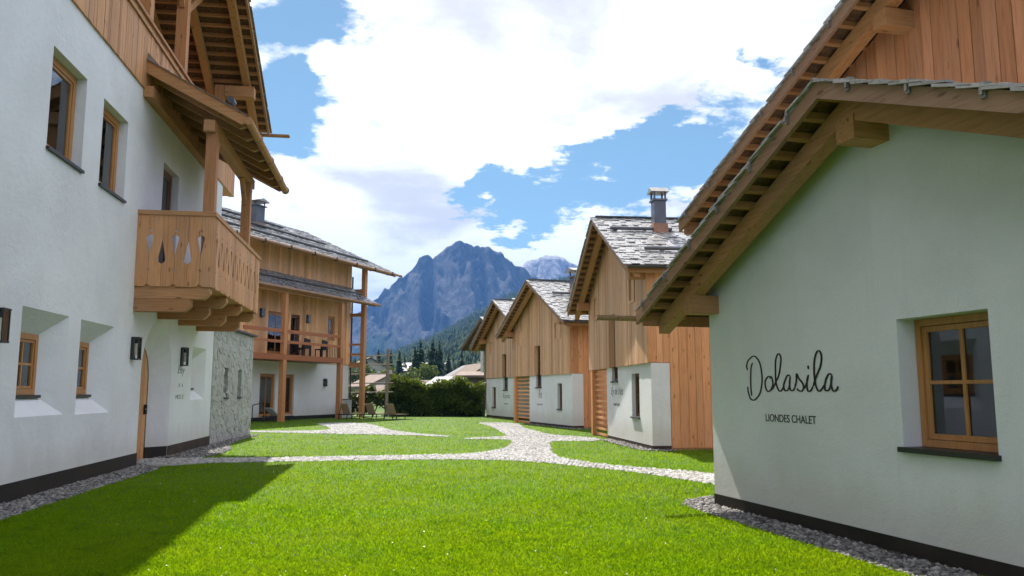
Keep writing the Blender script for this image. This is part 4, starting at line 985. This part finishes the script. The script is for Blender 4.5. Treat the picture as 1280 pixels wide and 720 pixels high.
    for o, a, b in ((.55, -9, 9.4), (-1.6, -9, 7.9), (-3.4, -9, 6.0)): mb = MB(); mb.tube(H.P(a, o, top(o) + .16), H.P(b, o, top(o) + .16), .075, 8); mk('snow_guard', mb, m_zinc, rf)
    # lean-to roof over the balcony
    lt = lambda o: 7.92 - .58 * o
    mb = MB(); mb.prism([(.05, lt(.05) - .06), (1.85, lt(1.85) - .06), (1.85, lt(1.85) - .03), (.05, lt(.05) - .03)], lambda u, v, t: H.P(t, u, v), -3, 8.35); lr = mk('lean_to_roof', mb, m_under, H.root)
    cover(lr, lt, 1.85, .05, -3, 8.35, 62, .25)
    mb = MB(); H.box(mb, -3, 8.38, 1.80, 1.84, lt(1.84) - .2, lt(1.84) - .035); mk('eave_board', mb, m_beam_x, lr)
    mb = MB(); mb.tube(H.P(-3, 1.95, lt(1.9) - .06), H.P(8.75, 1.95, lt(1.9) - .06), .07, 8); mk('gutter', mb, m_verge, lr)
    for k in range(12): s = -2.5 + k * .98; mb = MB(); mb.prism([(.06, lt(.06) - .22), (1.75, lt(1.75) - .22), (1.75, lt(1.75) - .065), (.06, lt(.06) - .065)], lambda u, v, t: H.P(t, u, v), s - .06, s + .06); mk('rafter', mb, m_beam_y, lr)
    mb = MB(); mb.tube(H.P(-3, 1.1, lt(1.1) + .14), H.P(7.9, 1.1, lt(1.1) + .14), .055, 8); mk('snow_guard', mb, m_zinc, lr)
    mb = MB(); H.box(mb, -3, 5.6, 1.50, 1.70, lt(1.6) - .44, lt(1.6) - .225); mk('outer_purlin', mb, m_beam_x, lr)
    # balcony
    fl = H.obox('balcony', m_rail, -3, 5.25, .05, 1.72, 3.12, 3.40)
    for z0, z1 in ((4.50, 4.68), (3.98, 4.12)): H.obox('rail', m_rail, -3, 5.25, 1.58, 1.66, z0, z1, fl)
    for s in (0.06, 5.12): H.obox('post', m_beam_z, s - .13, s + .13, 1.47, 1.73, -.02, 3.118, fl); H.obox('post', m_beam_z, s - .12, s + .12, 1.48, 1.72, 3.402, lt(1.6) - .445, fl)
    for k in range(9): s = 3.7 + k * .16; H.obox('baluster', m_black, s, s + .02, 1.61, 1.63, 3.40, 3.98, fl)
    p3 = H.obox('gallery_post', m_beam_z, 8.32, 8.58, .85, 1.11, -.02, top(1) - .07)
    for z0, z1 in ((7.55, 7.78), (6.1, 6.3), (4.32, 4.44), (3.72, 3.84), (2.98, 3.28)): H.obox('gallery_beam', m_beam_y, 8.38, 8.52, .04, .85, z0, z1)
    mb = MB(); mb.tube(H.P(8.52, .08, .05), H.P(8.52, .08, 8.6), .05, 8); mk('downpipe', mb, m_black, H.root)
    chimney(H, 1.9, -2.1, top(-2.1) - .2, top(-2.1) + 1.05, .72)
    lamp(H, .10, .055, 5.6, 'dark lamp on the timber wall left of the balcony doors'); lamp(H, 4.05, .055, 5.6, 'dark lamp on the timber wall between balcony doors and small window'); lamp(H, 5.95, .001, 2.05, 'dark lamp on the white wall under the timber balcony')
    return H


L2 = rear_left()


def to_world(H, s, o, z):
    a = H.root.rotation_euler[2]; x, y = s, o * H.sg
    return (H.root.location[0] + x * math.cos(a) - y * math.sin(a), H.root.location[1] + x * math.sin(a) + y * math.cos(a), z)


# table and chairs on the far balcony
def box_legs(t, mat, w_, d_, h_, r=.03):
    for i in (-1, 1):
        for j in (-1, 1): mb = MB(); mb.box(i * w_ - r, i * w_ + r, j * d_ - r, j * d_ + r, 0, h_); mk('leg', mb, mat, t)


t = thing('garden_table', 'dark garden table standing behind the railing of the far balcony', 'table', to_world(L2, 3.0, .85, 3.40), R_(68)); mb = MB(); mb.box(-.95, .95, -.42, .42, .70, .75); mk('tabletop', mb, m_black, t); box_legs(t, m_black, .85, .36, .70)
_ch = None
for s, o, r, lab in ((2.2, 1.25, 158, 'dark chair nearest the balcony post, tucked at the garden table'), (3.8, 1.25, 158, 'dark chair at the right end of the table on the far balcony'), (3.0, .3, -22, 'dark chair behind the table against the timber balcony wall')):
    if _ch is None:
        _ch = thing('chair', lab, 'chair', to_world(L2, s, o, 3.40), R_(r), 'dark chairs on the far balcony'); mb = MB(); mb.box(-.25, .25, -.25, .25, .40, .46); mk('seat', mb, m_black, _ch)
        mb = MB(); mb.beam((0, -.24, .46), (0, -.32, .95), .5, .05, (1, 0, 0)); mk('backrest', mb, m_black, _ch); box_legs(_ch, m_black, .22, .22, .40, .02)
    else: dup(_ch, to_world(L2, s, o, 3.40), R_(r), lab)

# sun loungers
m_canvas = plain('tan_canvas', (.42, .30, .20), .9, .1, 12, .2); m_white_c = plain('pale_canvas', (.55, .54, .55), .9, .1, 12, .15)


def lounger(label, loc, rz, mat, back):
    t = thing('sun_lounger', label, 'sun lounger', loc, rz, 'sun loungers on the lawn')
    mb = MB()
    for j in (-.33, .33): mb.box(-.95, .95, j - .025, j + .025, .28, .33)
    for i in (-.95, .92): mb.box(i, i + .03, -.30, .30, .284, .326)
    mk('frame', mb, m_black, t)
    for i in (-.7, .62):
        for j in (-.33, .33): mb = MB(); mb.beam((i, j, 0), (i + .06, j, .28), .045, .045); mk('leg', mb, m_black, t)
    mb = MB(); mb.box(-.25, .93, -.30, .30, .331, .36); mk('seat', mb, mat, t)
    mb = MB(); mb.beam((-.26, 0, .345), (-.26 - .75 * math.cos(back), 0, .345 + .75 * math.sin(back)), .60, .03); mk('backrest', mb, mat, t)
    t.scale = (.86, .86, .86); mb = MB(); mb.beam((-.7, .28, .3), (-.26 - .6 * math.cos(back), .28, .33 + .6 * math.sin(back)), .03, .03); mk('support_bar', mb, m_black, t)
    return t


A = R_(62)
lounger('tan sun lounger in front of the bare timber pole, furthest to the right', (-6.35, 43.9, 0), A, m_canvas, R_(62))
lounger('tan sun lounger just right of the chalet corner post', (-7.75, 45.6, 0), A, m_canvas, R_(62))
lounger('tan sun lounger half hidden by the chalet wall corner', (-9.15, 45.6, 0), A, m_canvas, R_(62))
lounger('pale sun lounger with raised head standing under the far balcony', to_world(L2, .9, .75, 0), R_(62), m_white_c, R_(38))
t = thing('utility_cabinet', 'pale grey utility cabinet behind the chalet corner by the hedge', 'cabinet', (-9.75, 47.6, 0), .1); mb = MB(); mb.box(-.28, .28, -.2, .2, 0, 1.05); mk('cabinet_body', mb, plain('cabinet_grey', (.45, .46, .46), .6), t); mb = MB(); mb.box(-.31, .31, -.23, .23, 1.052, 1.1); mk('lid', mb, m_zinc, t)
mb = MB()
for i, (a, b) in enumerate((((-.25, 0, .0), (-.25, 0, .85)), ((-.25, 0, .85), (.15, 0, .95)), ((.15, 0, .95), (.3, 0, .6)), ((.3, 0, .6), (.3, 0, 0)))): mb.tube(a, b, .025, 8)
o = mk('handrail', mb, m_black); o.location = to_world(L2, -1.0, 1.0, 0); o.rotation_euler = (0, 0, R_(20)); o['label'] = 'small black metal handrail beside the end of the stone wing'; o['category'] = 'handrail'
# chalet whose roof corner shows behind the row
m_vw0 = plain('dark_timber', (.10, .065, .045), .8, .2, 2, .4)


def far_roof():
    H = House('chalet', 'distant chalet with only its dark eave corner showing left of the row', 'chalet', (-2.55, 62.0), 68, -1)
    H.obox('wall', m_vw0, 2.6, 9, -6, .5, 0, 6.0)
    top = lambda o: 6.45 + .42 * (1.0 - o)
    mb = MB(); mb.prism([(1.0, top(1) - .3), (-1.2, top(-1.2) - .3), (-6, top(-1.2) - 2.4), (-6, top(-1.2) - 2.1), (-1.2, top(-1.2)), (1.0, top(1))], lambda u, v, t: H.P(t, u, v), .55, 10); rf = mk('roof', mb, m_under, H.root)
    rd = random.Random(3); J = MB()
    for i in range(8):
        ol = 1.04 - i * .28; s = .5
        while s < 10: w_ = rd.uniform(.2, .4); J.add([H.P(q, o_, top(o_) + k) for q in (s + .01, s + w_ - .01) for o_, k in ((ol, .045), (ol - .4, .02), (ol - .4, .0), (ol, .02))], [(0, 1, 2, 3), (7, 6, 5, 4), (0, 4, 5, 1), (1, 5, 6, 2), (2, 6, 7, 3), (3, 7, 4, 0)]); s += w_
    mk('shingle_covering', J, m_shing, rf, fix=False, kind='stuff')

far_roof()

# ------------------------------------------------------------------ hedge, shrubs, trellis pole
def leaf_cloud(pts, size, seed, flat=0):
    """one small bent quad per point, as arrays"""
    r = np.random.default_rng(seed); n = len(pts); a = r.normal(size=(n, 3)); a /= np.linalg.norm(a, axis=1)[:, None]; b = r.normal(size=(n, 3)); b -= (a * b).sum(1)[:, None] * a; b /= np.linalg.norm(b, axis=1)[:, None]
    s = r.uniform(size[0], size[1], (n, 1)); t = s * r.uniform(.45, .8, (n, 1))
    V = np.stack([pts - a * s, pts + b * t, pts + a * s, pts - b * t], 1).reshape(-1, 3); F = np.arange(n * 4).reshape(-1, 4); return V, F


m_hedge = leafy('hedge_leaves', (.035, .070, .012), (.11, .155, .022), .38, .5, .2); m_shrub = leafy('shrub_leaves', (.025, .055, .012), (.085, .125, .025), .35); m_core = plain('core_shade_dark', (.012, .018, .008), .9, .1)
m_bark = plain('bark', (.09, .065, .045), .9, .1, 6, .4, bump=.5)


def hedge():
    r = np.random.default_rng(21); a = np.array([-7.6, 51.2]); b = np.array([-1.75, 50.3]); d = (b - a); L = np.linalg.norm(d); d /= L; nrm = np.array([d[1], -d[0]])
    n = 26000; u = r.uniform(0, L, n); top = 1.95 + .16 * np.sin(u * 1.9) + .12 * np.sin(u * 4.3 + 1) + .18 * (np.sin(u * .8 + 2) > .6)
    top = top * 1.02; z = top * r.uniform(0, 1, n) ** .6; wd = .62 + .14 * np.sin(u * 2.7 + z * 3) + .1 * np.sin(z * 5 + u); side = r.choice([-1, 1], n); v = side * wd * (1 - r.uniform(0, 1, n) ** 2.2 * .9)
    z = z + r.normal(0, .05, n); k = z > top - .2; v[k] = r.uniform(-.6, .6, k.sum())
    spr = r.uniform(0, 1, n) < .05; z[spr] = top[spr] + r.uniform(0, .25, spr.sum()); z = np.maximum(z, .02)
    P = np.stack([a[0] + d[0] * u + nrm[0] * v, a[1] + d[1] * u + nrm[1] * v, z], -1); V, F = leaf_cloud(P, (.045, .10), 3)
    t = thing('hedge', 'long dark clipped hedge closing the far end of the lawn', 'hedge', (0, 0, 0)); mk_np('foliage', V, F, m_hedge, t, kind='stuff')
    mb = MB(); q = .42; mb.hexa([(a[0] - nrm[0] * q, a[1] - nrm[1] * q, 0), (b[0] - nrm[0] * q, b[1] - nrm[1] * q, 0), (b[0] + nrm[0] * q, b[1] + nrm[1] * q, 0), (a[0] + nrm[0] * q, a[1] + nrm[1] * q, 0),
                                     (a[0] - nrm[0] * q, a[1] - nrm[1] * q, 1.6), (b[0] - nrm[0] * q, b[1] - nrm[1] * q, 1.6), (b[0] + nrm[0] * q, b[1] + nrm[1] * q, 1.6), (a[0] + nrm[0] * q, a[1] + nrm[1] * q, 1.6)]); mk('shade_core', mb, m_core, t)  # solid near-black core, the hedge's inner shade put into its colour


hedge()


def shrub(label, x, y, h, w_, seed, n=2600, mat=None, flowers=0):
    r = np.random.default_rng(seed); t = thing('shrub', label, 'shrub', (x, y, 0)); k = 9; C0 = r.uniform(-1, 1, (k, 3)) * [w_ * .55, w_ * .55, .32 * h] + [0, 0, h * .52]; S = r.uniform(.28, .5, k) * w_
    i = r.integers(0, k, n); q = r.normal(size=(n, 3)); q /= np.linalg.norm(q, axis=1)[:, None]; P = C0[i] + q * (S[i] * r.uniform(.6, 1.05, n))[:, None] * [1, 1, h / w_ * .55]; P[:, 2] = np.clip(P[:, 2], .02, h * 1.08)
    V, F = leaf_cloud(P, (.045, .10), seed); mk_np('foliage', V, F, mat or m_shrub, t, kind='stuff')
    mb = MB()
    for j in range(4): mb.tube((0, 0, 0), C0[j], .03, 5, .01)
    mk('stem', mb, m_bark, t)
    if flowers:
        P = C0[r.integers(0, k, flowers)] + r.normal(0, .22, (flowers, 3)) + [0, -.3, 0]; V, F = leaf_cloud(P, (.05, .09), seed + 1); mk_np('blossom', V, F, plain('white_blossom', (.75, .76, .75), .6), t, kind='stuff')


for i, (x, y, h, w_, lab, fl) in enumerate([(-7.5, 50.6, 2.25, .85, 'leafy shrub just right of the bare timber pole', 0), (-8.7, 50.6, 2.0, .9, 'dark shrub left of the bare timber pole', 0), (-9.6, 50.2, 1.7, .9, 'shrub with white blossom behind the two tan loungers', 45),
                                            (-10.6, 50.4, 2.1, 1.0, 'shrub behind the pale utility cabinet', 20), (-6.4, 51.0, 2.35, .7, 'taller tufted shrub rising from the left end of the hedge', 0), (-3.9, 51.0, 2.5, .75, 'pale green shrub rising above the middle of the hedge', 0)]):
    shrub(lab, x, y, h, w_, 200 + i, 2600, leafy('pale_leaves', (.06, .10, .02), (.13, .17, .035), .4) if 'pale' in lab and 'cabinet' not in lab else None, fl)
m_grey_wood = wood('grey_timber', (.25, .22, .19), 'z', .15, .8, False)
t = thing('timber_pole', 'bare grey timber pole with five thin cross bars, left of the hedge', 'pole', (-7.75, 49.8, 0)); mb = MB(); mb.tube((0, 0, 0), (.06, 0, 4.05), .11, 10, .09); mk('pole', mb, m_grey_wood, t)
mb = MB(); mb.tube((.06, 0, 4.05), (.06, 0, 4.16), .12, 10); mk('cap', mb, m_steel, t)
for z in (3.75, 3.2, 2.62, 2.06, 1.5): mb = MB(); mb.tube((-2.4, .02, z - .03), (.42, -.02, z), .035, 6); mk('cross_bar', mb, m_grey_wood, t)

# ------------------------------------------------------------------ village beyond the hedge
V_ROOF = [plain('roof_brown', (.13, .085, .06), .7, .3, .8, .3), plain('roof_grey', (.10, .10, .105), .6, .4, .8, .3), plain('roof_tan', (.13, .09, .062), .75, .3, .8, .25), plain('roof_pale', (.26, .26, .265), .5, .4, .8, .2)]
m_vwall = stucco('village_render', (.36, .34, .30)); m_vwood = plain('village_timber', (.12, .075, .05), .8, .2, 2, .4)


def village_house(label, x, y, z, rz, w_, d_, h, rh, roof, wall, ov=.8):
    t = thing('house', label, 'house', (x, y, z), R_(rz)); mb = MB(); mb.box(-w_ / 2, w_ / 2, -d_ / 2, d_ / 2, -2, h)
    mb.add([(-w_ / 2, -d_ / 2, h), (w_ / 2, -d_ / 2, h), (0, -d_ / 2, h + rh)], [(0, 1, 2)]); mb.add([(-w_ / 2, d_ / 2, h), (w_ / 2, d_ / 2, h), (0, d_ / 2, h + rh)], [(0, 1, 2)]); mk('wall', mb, wall, t)
    k = rh / (w_ / 2); mb = MB()
    for sgn in (-1, 1):
        e = (w_ / 2 + ov) * sgn; mb.hexa([(e, -d_ / 2 - ov, h - ov * k), (e, d_ / 2 + ov, h - ov * k), (0, d_ / 2 + ov, h + rh), (0, -d_ / 2 - ov, h + rh), (e, -d_ / 2 - ov, h - ov * k + .3), (e, d_ / 2 + ov, h - ov * k + .3), (0, d_ / 2 + ov, h + rh + .3), (0, -d_ / 2 - ov, h + rh + .3)])
    rf = mk('roof', mb, V_ROOF[roof], t); mb = MB(); mb.box(w_ * .18, w_ * .18 + .8, -.4, .4, h + rh * .4, h + rh + 1.1); mk('chimney', mb, m_vwall, rf)
    for fl in range(max(1, int(h / 2.8))):
        for i in range(3):
            xx = -w_ * .32 + i * w_ * .32; zz = .9 + fl * 2.8
            mb = MB(); mb.box(xx - .5, xx + .5, -d_ / 2 - .06, -d_ / 2 + .02, zz, zz + 1.3); wi = mk('window', mb, m_frame_d, t); mb = MB(); mb.box(xx - .4, xx + .4, -d_ / 2 - .08, -d_ / 2 - .072, zz + .1, zz + 1.2); mk('pane', mb, m_dark, wi)
        for j in range(2):
            yy = -d_ * .22 + j * d_ * .44; zz = .9 + fl * 2.8
            for sx in (-1, 1): mb = MB(); a, b = sorted((sx * (w_ / 2 - .02), sx * (w_ / 2 + .06))); mb.box(a, b, yy - .5, yy + .5, zz, zz + 1.3); wi = mk('window', mb, m_frame_d, t); a, b = sorted((sx * (w_ / 2 + .072), sx * (w_ / 2 + .08))); mb = MB(); mb.box(a, b, yy - .4, yy + .4, zz + .1, zz + 1.2); mk('pane', mb, m_dark, wi)


for a in [('brown roofed house left of the bare pole, half behind the corner post', -27, 165, -1.5, 30, 9, 11, 4.2, 2.2, 0, m_vwall), ('broad pale brown roof just right of the bare pole', -21.0, 150, -1.8, 70, 7, 8, 2.4, 1.9, 2, m_vwall),
          ('small tan roofed house above the left part of the hedge', -13.6, 150, -1, 80, 7, 8, 2.5, 1.9, 2, m_vwall), ('dark grey roofed house rising over the middle of the hedge', -10.2, 190, 0, 15, 12, 14, 4.2, 3.4, 1, m_vwood),
          ('grey roofed house behind the middle of the hedge, lower of two', -8.0, 130, -.5, 60, 9, 9, 2.2, 2.0, 1, m_vwall), ('steep tan gabled house near the right end of the hedge', -6.9, 160, 0, 20, 11, 13, 3.2, 3.6, 2, m_vwall),
          ('pale roofed building far behind the tan gabled house', -7.5, 240, 1.0, 82, 10, 13, 5.2, 2.0, 3, m_vwood), ('dark timber block at the right end of the hedge beside the row', -3.3, 110, -.5, 85, 7, 6, 4.0, .5, 0, m_vwood),
          ('distant white house glimpsed between the corner posts of the far balcony', -47, 260, 2.0, 20, 12, 12, 7, 3.2, 0, m_vwall), ('distant white house with a grey roof left of the dark conifers', -33, 290, 3.5, 70, 13, 12, 5.5, 2.8, 1, m_vwall), ('far white chapel like house under the forest edge', -31, 380, 5, 10, 10, 14, 6.0, 4.2, 3, m_vwall),
          ('long far white house low among conifers', -39, 340, 4.5, 85, 10, 18, 5.0, 2.5, 0, m_vwall)]: village_house(*a)

# ------------------------------------------------------------------ conifers, forest and mountains
m_con = leafy('conifer_needles', (.012, .030, .010), (.030, .055, .016), .12, .7, .1)


def conifer_mesh(h, r0, seed, n=420):
    r = np.random.default_rng(seed); t = r.uniform(0, 1, n) ** .7; z = h * (.1 + .9 * (1 - t)); rad = r0 * t * (.75 + .25 * np.sin(t * 26 + r.uniform(-.6, .6, n))) * r.uniform(.35, 1.08, n); a = r.uniform(0, 6.283, n)
    P = np.stack([np.cos(a) * rad, np.sin(a) * rad, z], -1); ca, sa = np.cos(a), np.sin(a); L = (.10 * h * (.25 + t) * r.uniform(.6, 1.2, n)); w_ = L * .55
    out = np.stack([ca, sa, np.full(n, -.55)], -1); sd = np.stack([-sa, ca, np.zeros(n)], -1)
    V = np.stack([P - out * L[:, None] * .6, P + sd * w_[:, None], P + out * L[:, None] * .7, P - sd * w_[:, None]], 1).reshape(-1, 3); return V, np.arange(n * 4).reshape(-1, 4)


protos = []
rT = random.Random(17)
CON = 'dark conifer standing beyond the village roofs'
for i in range(58):
    d = rT.uniform(250, 420); px = rT.uniform(436, 612) if i > 14 else rT.uniform(505, 560); x = (px - 640) / 1000 * d; y = d
    h = rT.uniform(9, 15) * (1.25 if i <= 14 else 1); z = 1.5 + (d - 250) * .02
    if i < 4:
        t = thing('conifer', CON, 'conifer tree', (x, y, z), rT.uniform(0, 6), 'conifers beyond the village'); V, F = conifer_mesh(14, 3.3, 300 + i); mk_np('crown', V, F, m_con, t); mb = MB(); mb.tube((0, 0, -2), (0, 0, 12), .28, 6, .04); mk('trunk', mb, m_bark, t); protos.append(t); t.scale = (h / 14,) * 3
    else: t = dup(protos[i % 4], (x, y, z), rT.uniform(0, 6)); t.scale = (h / 14 * rT.uniform(.85, 1.2), h / 14 * rT.uniform(.85, 1.2), h / 14)
m_broad = leafy('broad_leaves', (.03, .06, .014), (.09, .13, .03), .35)
for i, (x, y, h, lab) in enumerate([(-19.5, 170, 7.5, 'round green tree between the pale roofs and the conifers'), (-14, 205, 6.5, 'broad tree behind the small tan roof'), (-5.2, 210, 6.5, 'broad tree left of the pale roofed building'), (-31, 200, 8, 'broad tree behind the bare timber pole'), (-40, 210, 9, 'broad tree between timber posts at the far left')]):
    r = np.random.default_rng(500 + i); t = thing('broadleaf_tree', lab, 'tree', (x, y, 0)); k = 12; C0 = r.normal(0, 1, (k, 3)) * [h * .20, h * .20, h * .14] + [0, 0, h * .62]; n = 1400; j = r.integers(0, k, n); q = r.normal(size=(n, 3)); q /= np.linalg.norm(q, axis=1)[:, None]
    P = C0[j] + q * (h * .17 * r.uniform(.7, 1.05, n))[:, None]; V, F = leaf_cloud(P, (.2, .42), 510 + i); mk_np('crown', V, F, m_broad, t); mb = MB(); mb.tube((0, 0, -1), (0, 0, h * .6), .25, 7, .1)
    for c in C0[:5]: mb.tube((0, 0, h * .35), c, .1, 5, .03)
    mk('trunk', mb, m_bark, t)

DX = lambda px: (px - 640) / 1000 / 1.0085                                # tangent of azimuth
EL = lambda py: math.tan(math.atan((360 - py) / 1000) + R_(7.407))        # tangent of elevation


def ridge_mesh(name, prof, dist, foot, mat, seed, amp, nu=260, nv=90, back=1.35, exp=1.0, wob=1.0, foot_z=0, xoff=0):
    """a mountain front: crest at distance dist following the skyline heights prof [(tan azimuth, height)], falling to the foot"""
    us = np.linspace(prof[0][0], prof[-1][0], nu); pz = np.interp(us, [p[0] for p in prof], [p[1] for p in prof]); V = []; sv = Vector((seed * 3.1, seed * 1.7, 0))
    for j in range(nv):
        t = j / (nv - 1)                                                    # 0 foot, .72 crest, 1 behind
        for i in range(nu):
            if t <= .72: q = t / .72; d = foot + (dist - foot) * q
            else: q = 1 - (t - .72) / .28; d = dist + (dist * back - dist) * (1 - q)
            x, y = us[i] * d, d; h = pz[i] * (q ** exp)
            n = noise.ridged_multi_fractal(Vector((x * .0021, y * .0011, seed)) * wob, .9, 2.1, 8, 1.0, 2.0)
            g = noise.fractal(Vector((us[i] * 34, q * 1.5, seed)), .75, 2.2, 8)                  # gullies running down the face
            k = math.sin(math.pi * min(1, q)) ** .5 if q < 1 else 0
            z = h - (max(0, 1.6 - n) * amp * .34 + abs(g) * amp * 1.1) * k * (.25 + .75 * q) + (noise.fractal(Vector((us[i] * 110, seed, q * 8)), .7, 2.1, 5) * amp * .07 * q)
            V.append((x, y + g * amp * .5 * k, max(z, foot_z - 30)))
    idx = np.arange(nu * nv).reshape(nv, nu); F = np.stack([idx[:-1, :-1], idx[:-1, 1:], idx[1:, 1:], idx[1:, :-1]], -1).reshape(-1, 4)
    o = mk_np(name, np.array(V), F, mat, kind='structure'); return o


def rock_mat(name, treeline, rockc, forest=(.022, .040, .014)):
    M = Mat(name); tc = M.n('ShaderNodeTexCoord'); sp = M.n('ShaderNodeSeparateXYZ'); M.L.new(tc.outputs['Object'], sp.inputs[0]); mp = M.n('ShaderNodeMapping'); mp.inputs['Scale'].default_value = (1, 1, .35); M.L.new(tc.outputs['Object'], mp.inputs[0])
    f = M.noise(mp.outputs[0], .016, 12, .74, .8); g = M.noise(mp.outputs[0], .0028, 7, .6); fine = M.noise(mp.outputs[0], .075, 6, .75)
    c = M.ramp(f, [(.37, hsv(rockc, .25)), (.49, rockc), (.58, hsv(rockc, 1.8, .8)), (.70, hsv(rockc, 3.6, .7))])
    c = M.mix(M.ramp(fine, [(.35, (.6, .6, .6)), (.62, (0, 0, 0))]), c, hsv(rockc, .55))
    geo = M.n('ShaderNodeNewGeometry'); sn = M.n('ShaderNodeSeparateXYZ'); M.L.new(geo.outputs['Normal'], sn.inputs[0])
    c = M.mix(M.ramp(sn.outputs[2], [(.62, (0, 0, 0)), (.86, (.55, .55, .55))]), c, hsv(rockc, 1.7, .7))
    hh = M.math('ADD', M.math('DIVIDE', sp.outputs[2], treeline), M.math('MULTIPLY', M.math('SUBTRACT', g, .5), 1.5)); hh = M.math('ADD', hh, M.math('MULTIPLY', M.math('SUBTRACT', f, .5), .6))
    c = M.mix(M.ramp(hh, [(.55, (1, 1, 1)), (.85, (0, 0, 0))]), c, M.ramp(fine, [(.35, hsv(forest, .6)), (.65, hsv(forest, 1.5))])); M.col(c); M.rough(.95, .1); M.bump(M.math('ADD', f, fine), 1.0, 14); return M.m


D1 = 4200
SK = [(-100, 470), (60, 455), (200, 440), (300, 425), (380, 405), (430, 392), (448, 388), (455, 384), (463, 371), (468, 372), (478, 358), (484, 360), (490, 352), (495, 346), (503, 342), (512, 337), (518, 328), (522, 319), (528, 316), (535, 317), (540, 322), (548, 313), (556, 307), (565, 303), (575, 300), (583, 298.5), (590, 303), (600, 307), (608, 308), (617, 307), (625, 313), (633, 320), (642, 325), (650, 331), (660, 337), (675, 345), (700, 356), (740, 372), (820, 395), (950, 420), (1150, 450), (1400, 470)]
ridge_mesh('mountain', [(DX(a), EL(b) * D1) for a, b in SK], D1, 3450, rock_mat('dolomite_rock', 330, (.065, .064, .064)), 3, 200, 520, 150)
D2 = 6000
SK2 = [(200, 440), (400, 410), (560, 372), (620, 345), (640, 336), (655, 328), (665, 322), (680, 317), (695, 316), (708, 319), (722, 325), (750, 335), (800, 350), (900, 375), (1100, 420)]
ridge_mesh('mountain', [(DX(a), EL(b) * D2) for a, b in SK2], D2, 5000, rock_mat('pale_rock', 400, (.27, .26, .255)), 8, 160, 150, 50)
# wooded foothill rising to the right
D3 = 2300
SK3 = [(-300, 480), (100, 474), (350, 460), (440, 452), (480, 444), (510, 434), (540, 421), (570, 406), (600, 389), (640, 368), (700, 350), (760, 342), (850, 345), (1000, 352), (1200, 380), (1500, 430)]
m_forest_floor = plain('forest_floor', (.020, .038, .012), .95, .1, .02, .5)
P3 = [(DX(a), EL(b) * D3) for a, b in SK3]
hill = ridge_mesh('forest_hill', P3, D3, 480, m_forest_floor, 5, 26, 120, 60, 1.25, .95, 4.0)


def forest():
    me = hill.data; r = np.random.default_rng(31); co = np.empty(len(me.vertices) * 3, np.float32); me.vertices.foreach_get('co', co); co = co.reshape(60, 120, 3); N = 15000
    uf = r.uniform(30, 78, N); vf = r.uniform(0, 46, N) ** 1.0; i, j = uf.astype(int), vf.astype(int); a, b = (uf - i)[:, None], (vf - j)[:, None]
    P = co[j, i] * (1 - a) * (1 - b) + co[j, i + 1] * a * (1 - b) + co[j + 1, i] * (1 - a) * b + co[j + 1, i + 1] * a * b
    h = r.uniform(9, 19, N); rad = h * r.uniform(.17, .25, N); V, F = [], []; k = 6; ang = np.arange(k) * 2 * math.pi / k; ring = np.stack([np.cos(ang), np.sin(ang)], -1)
    lay = [(.05, 1.0, .55), (.35, .68, .85), (.65, .38, 1.05)]; base = 0
    for z0, rr, z1 in lay:
        jit = r.uniform(.75, 1.2, (N, k)); X = P[:, :1] + ring[None, :, 0] * rad[:, None] * rr * jit; Y = P[:, 1:2] + ring[None, :, 1] * rad[:, None] * rr * jit; Z = P[:, 2:3] + (h * z0)[:, None] + r.uniform(-.05, .05, (N, k)) * h[:, None]
        apex = P + np.stack([np.zeros(N), np.zeros(N), h * z1], -1); vs = np.concatenate([np.stack([X, Y, Z], -1), apex[:, None]], 1); V.append(vs.reshape(-1, 3))
        f = np.array([(q, (q + 1) % k, k) for q in range(k)]); F.append((f[None] + (base + np.arange(N) * (k + 1))[:, None, None]).reshape(-1, 3)); base += N * (k + 1)
    mk_np('forest', np.concatenate(V), np.concatenate(F), m_con, kind='stuff')


forest()

# ------------------------------------------------------------------ lawn blades last, then the air
grass()


def daisies_and_glints():
    r = np.random.default_rng(77); n = 420; y = 1 / r.uniform(1 / 34, 1 / 5.0, n); x = r.uniform(-.5, .6, n) * y; ok = np.ones(n, bool)
    for p in (PATH, PATH2, FORE, GRAV_L, GRAV_LB, GRAV_R, GRAV_C, GRAV_3, *FOOT): ok &= ~pip(x, y, p)
    x, y = x[ok], y[ok]; P = np.stack([x, y, np.full(len(x), .036)], -1); V, F = leaf_cloud(P, (.006, .012), 5); V += 0; mk_np('daisies_and_glints', V, F, plain('daisy_glint_white', (.75, .78, .62), .6), kind='stuff')  # white flower specks that also paint dew glints on the lawn


daisies_and_glints()
def haze():
    mb = MB(); mb.box(-9200, 9200, -9200, 11500, -40, 1180); o = mk('haze', mb, None, kind='stuff'); M = bpy.data.materials.new('haze_air'); M.use_nodes = True; nt = M.node_tree; nt.nodes.clear()
    out = nt.nodes.new('ShaderNodeOutputMaterial'); v = nt.nodes.new('ShaderNodeVolumePrincipled'); v.inputs['Density'].default_value = HAZE; v.inputs['Color'].default_value = (.095, .275, .68, 1); v.inputs['Anisotropy'].default_value = 0.0
    nt.links.new(v.outputs[0], out.inputs['Volume']); o.data.materials.append(M)


HAZE = 1.1e-4
haze()
SC.cycles.volume_bounces = 0; SC.cycles.max_bounces = 6; SC.cycles.transparent_max_bounces = 8
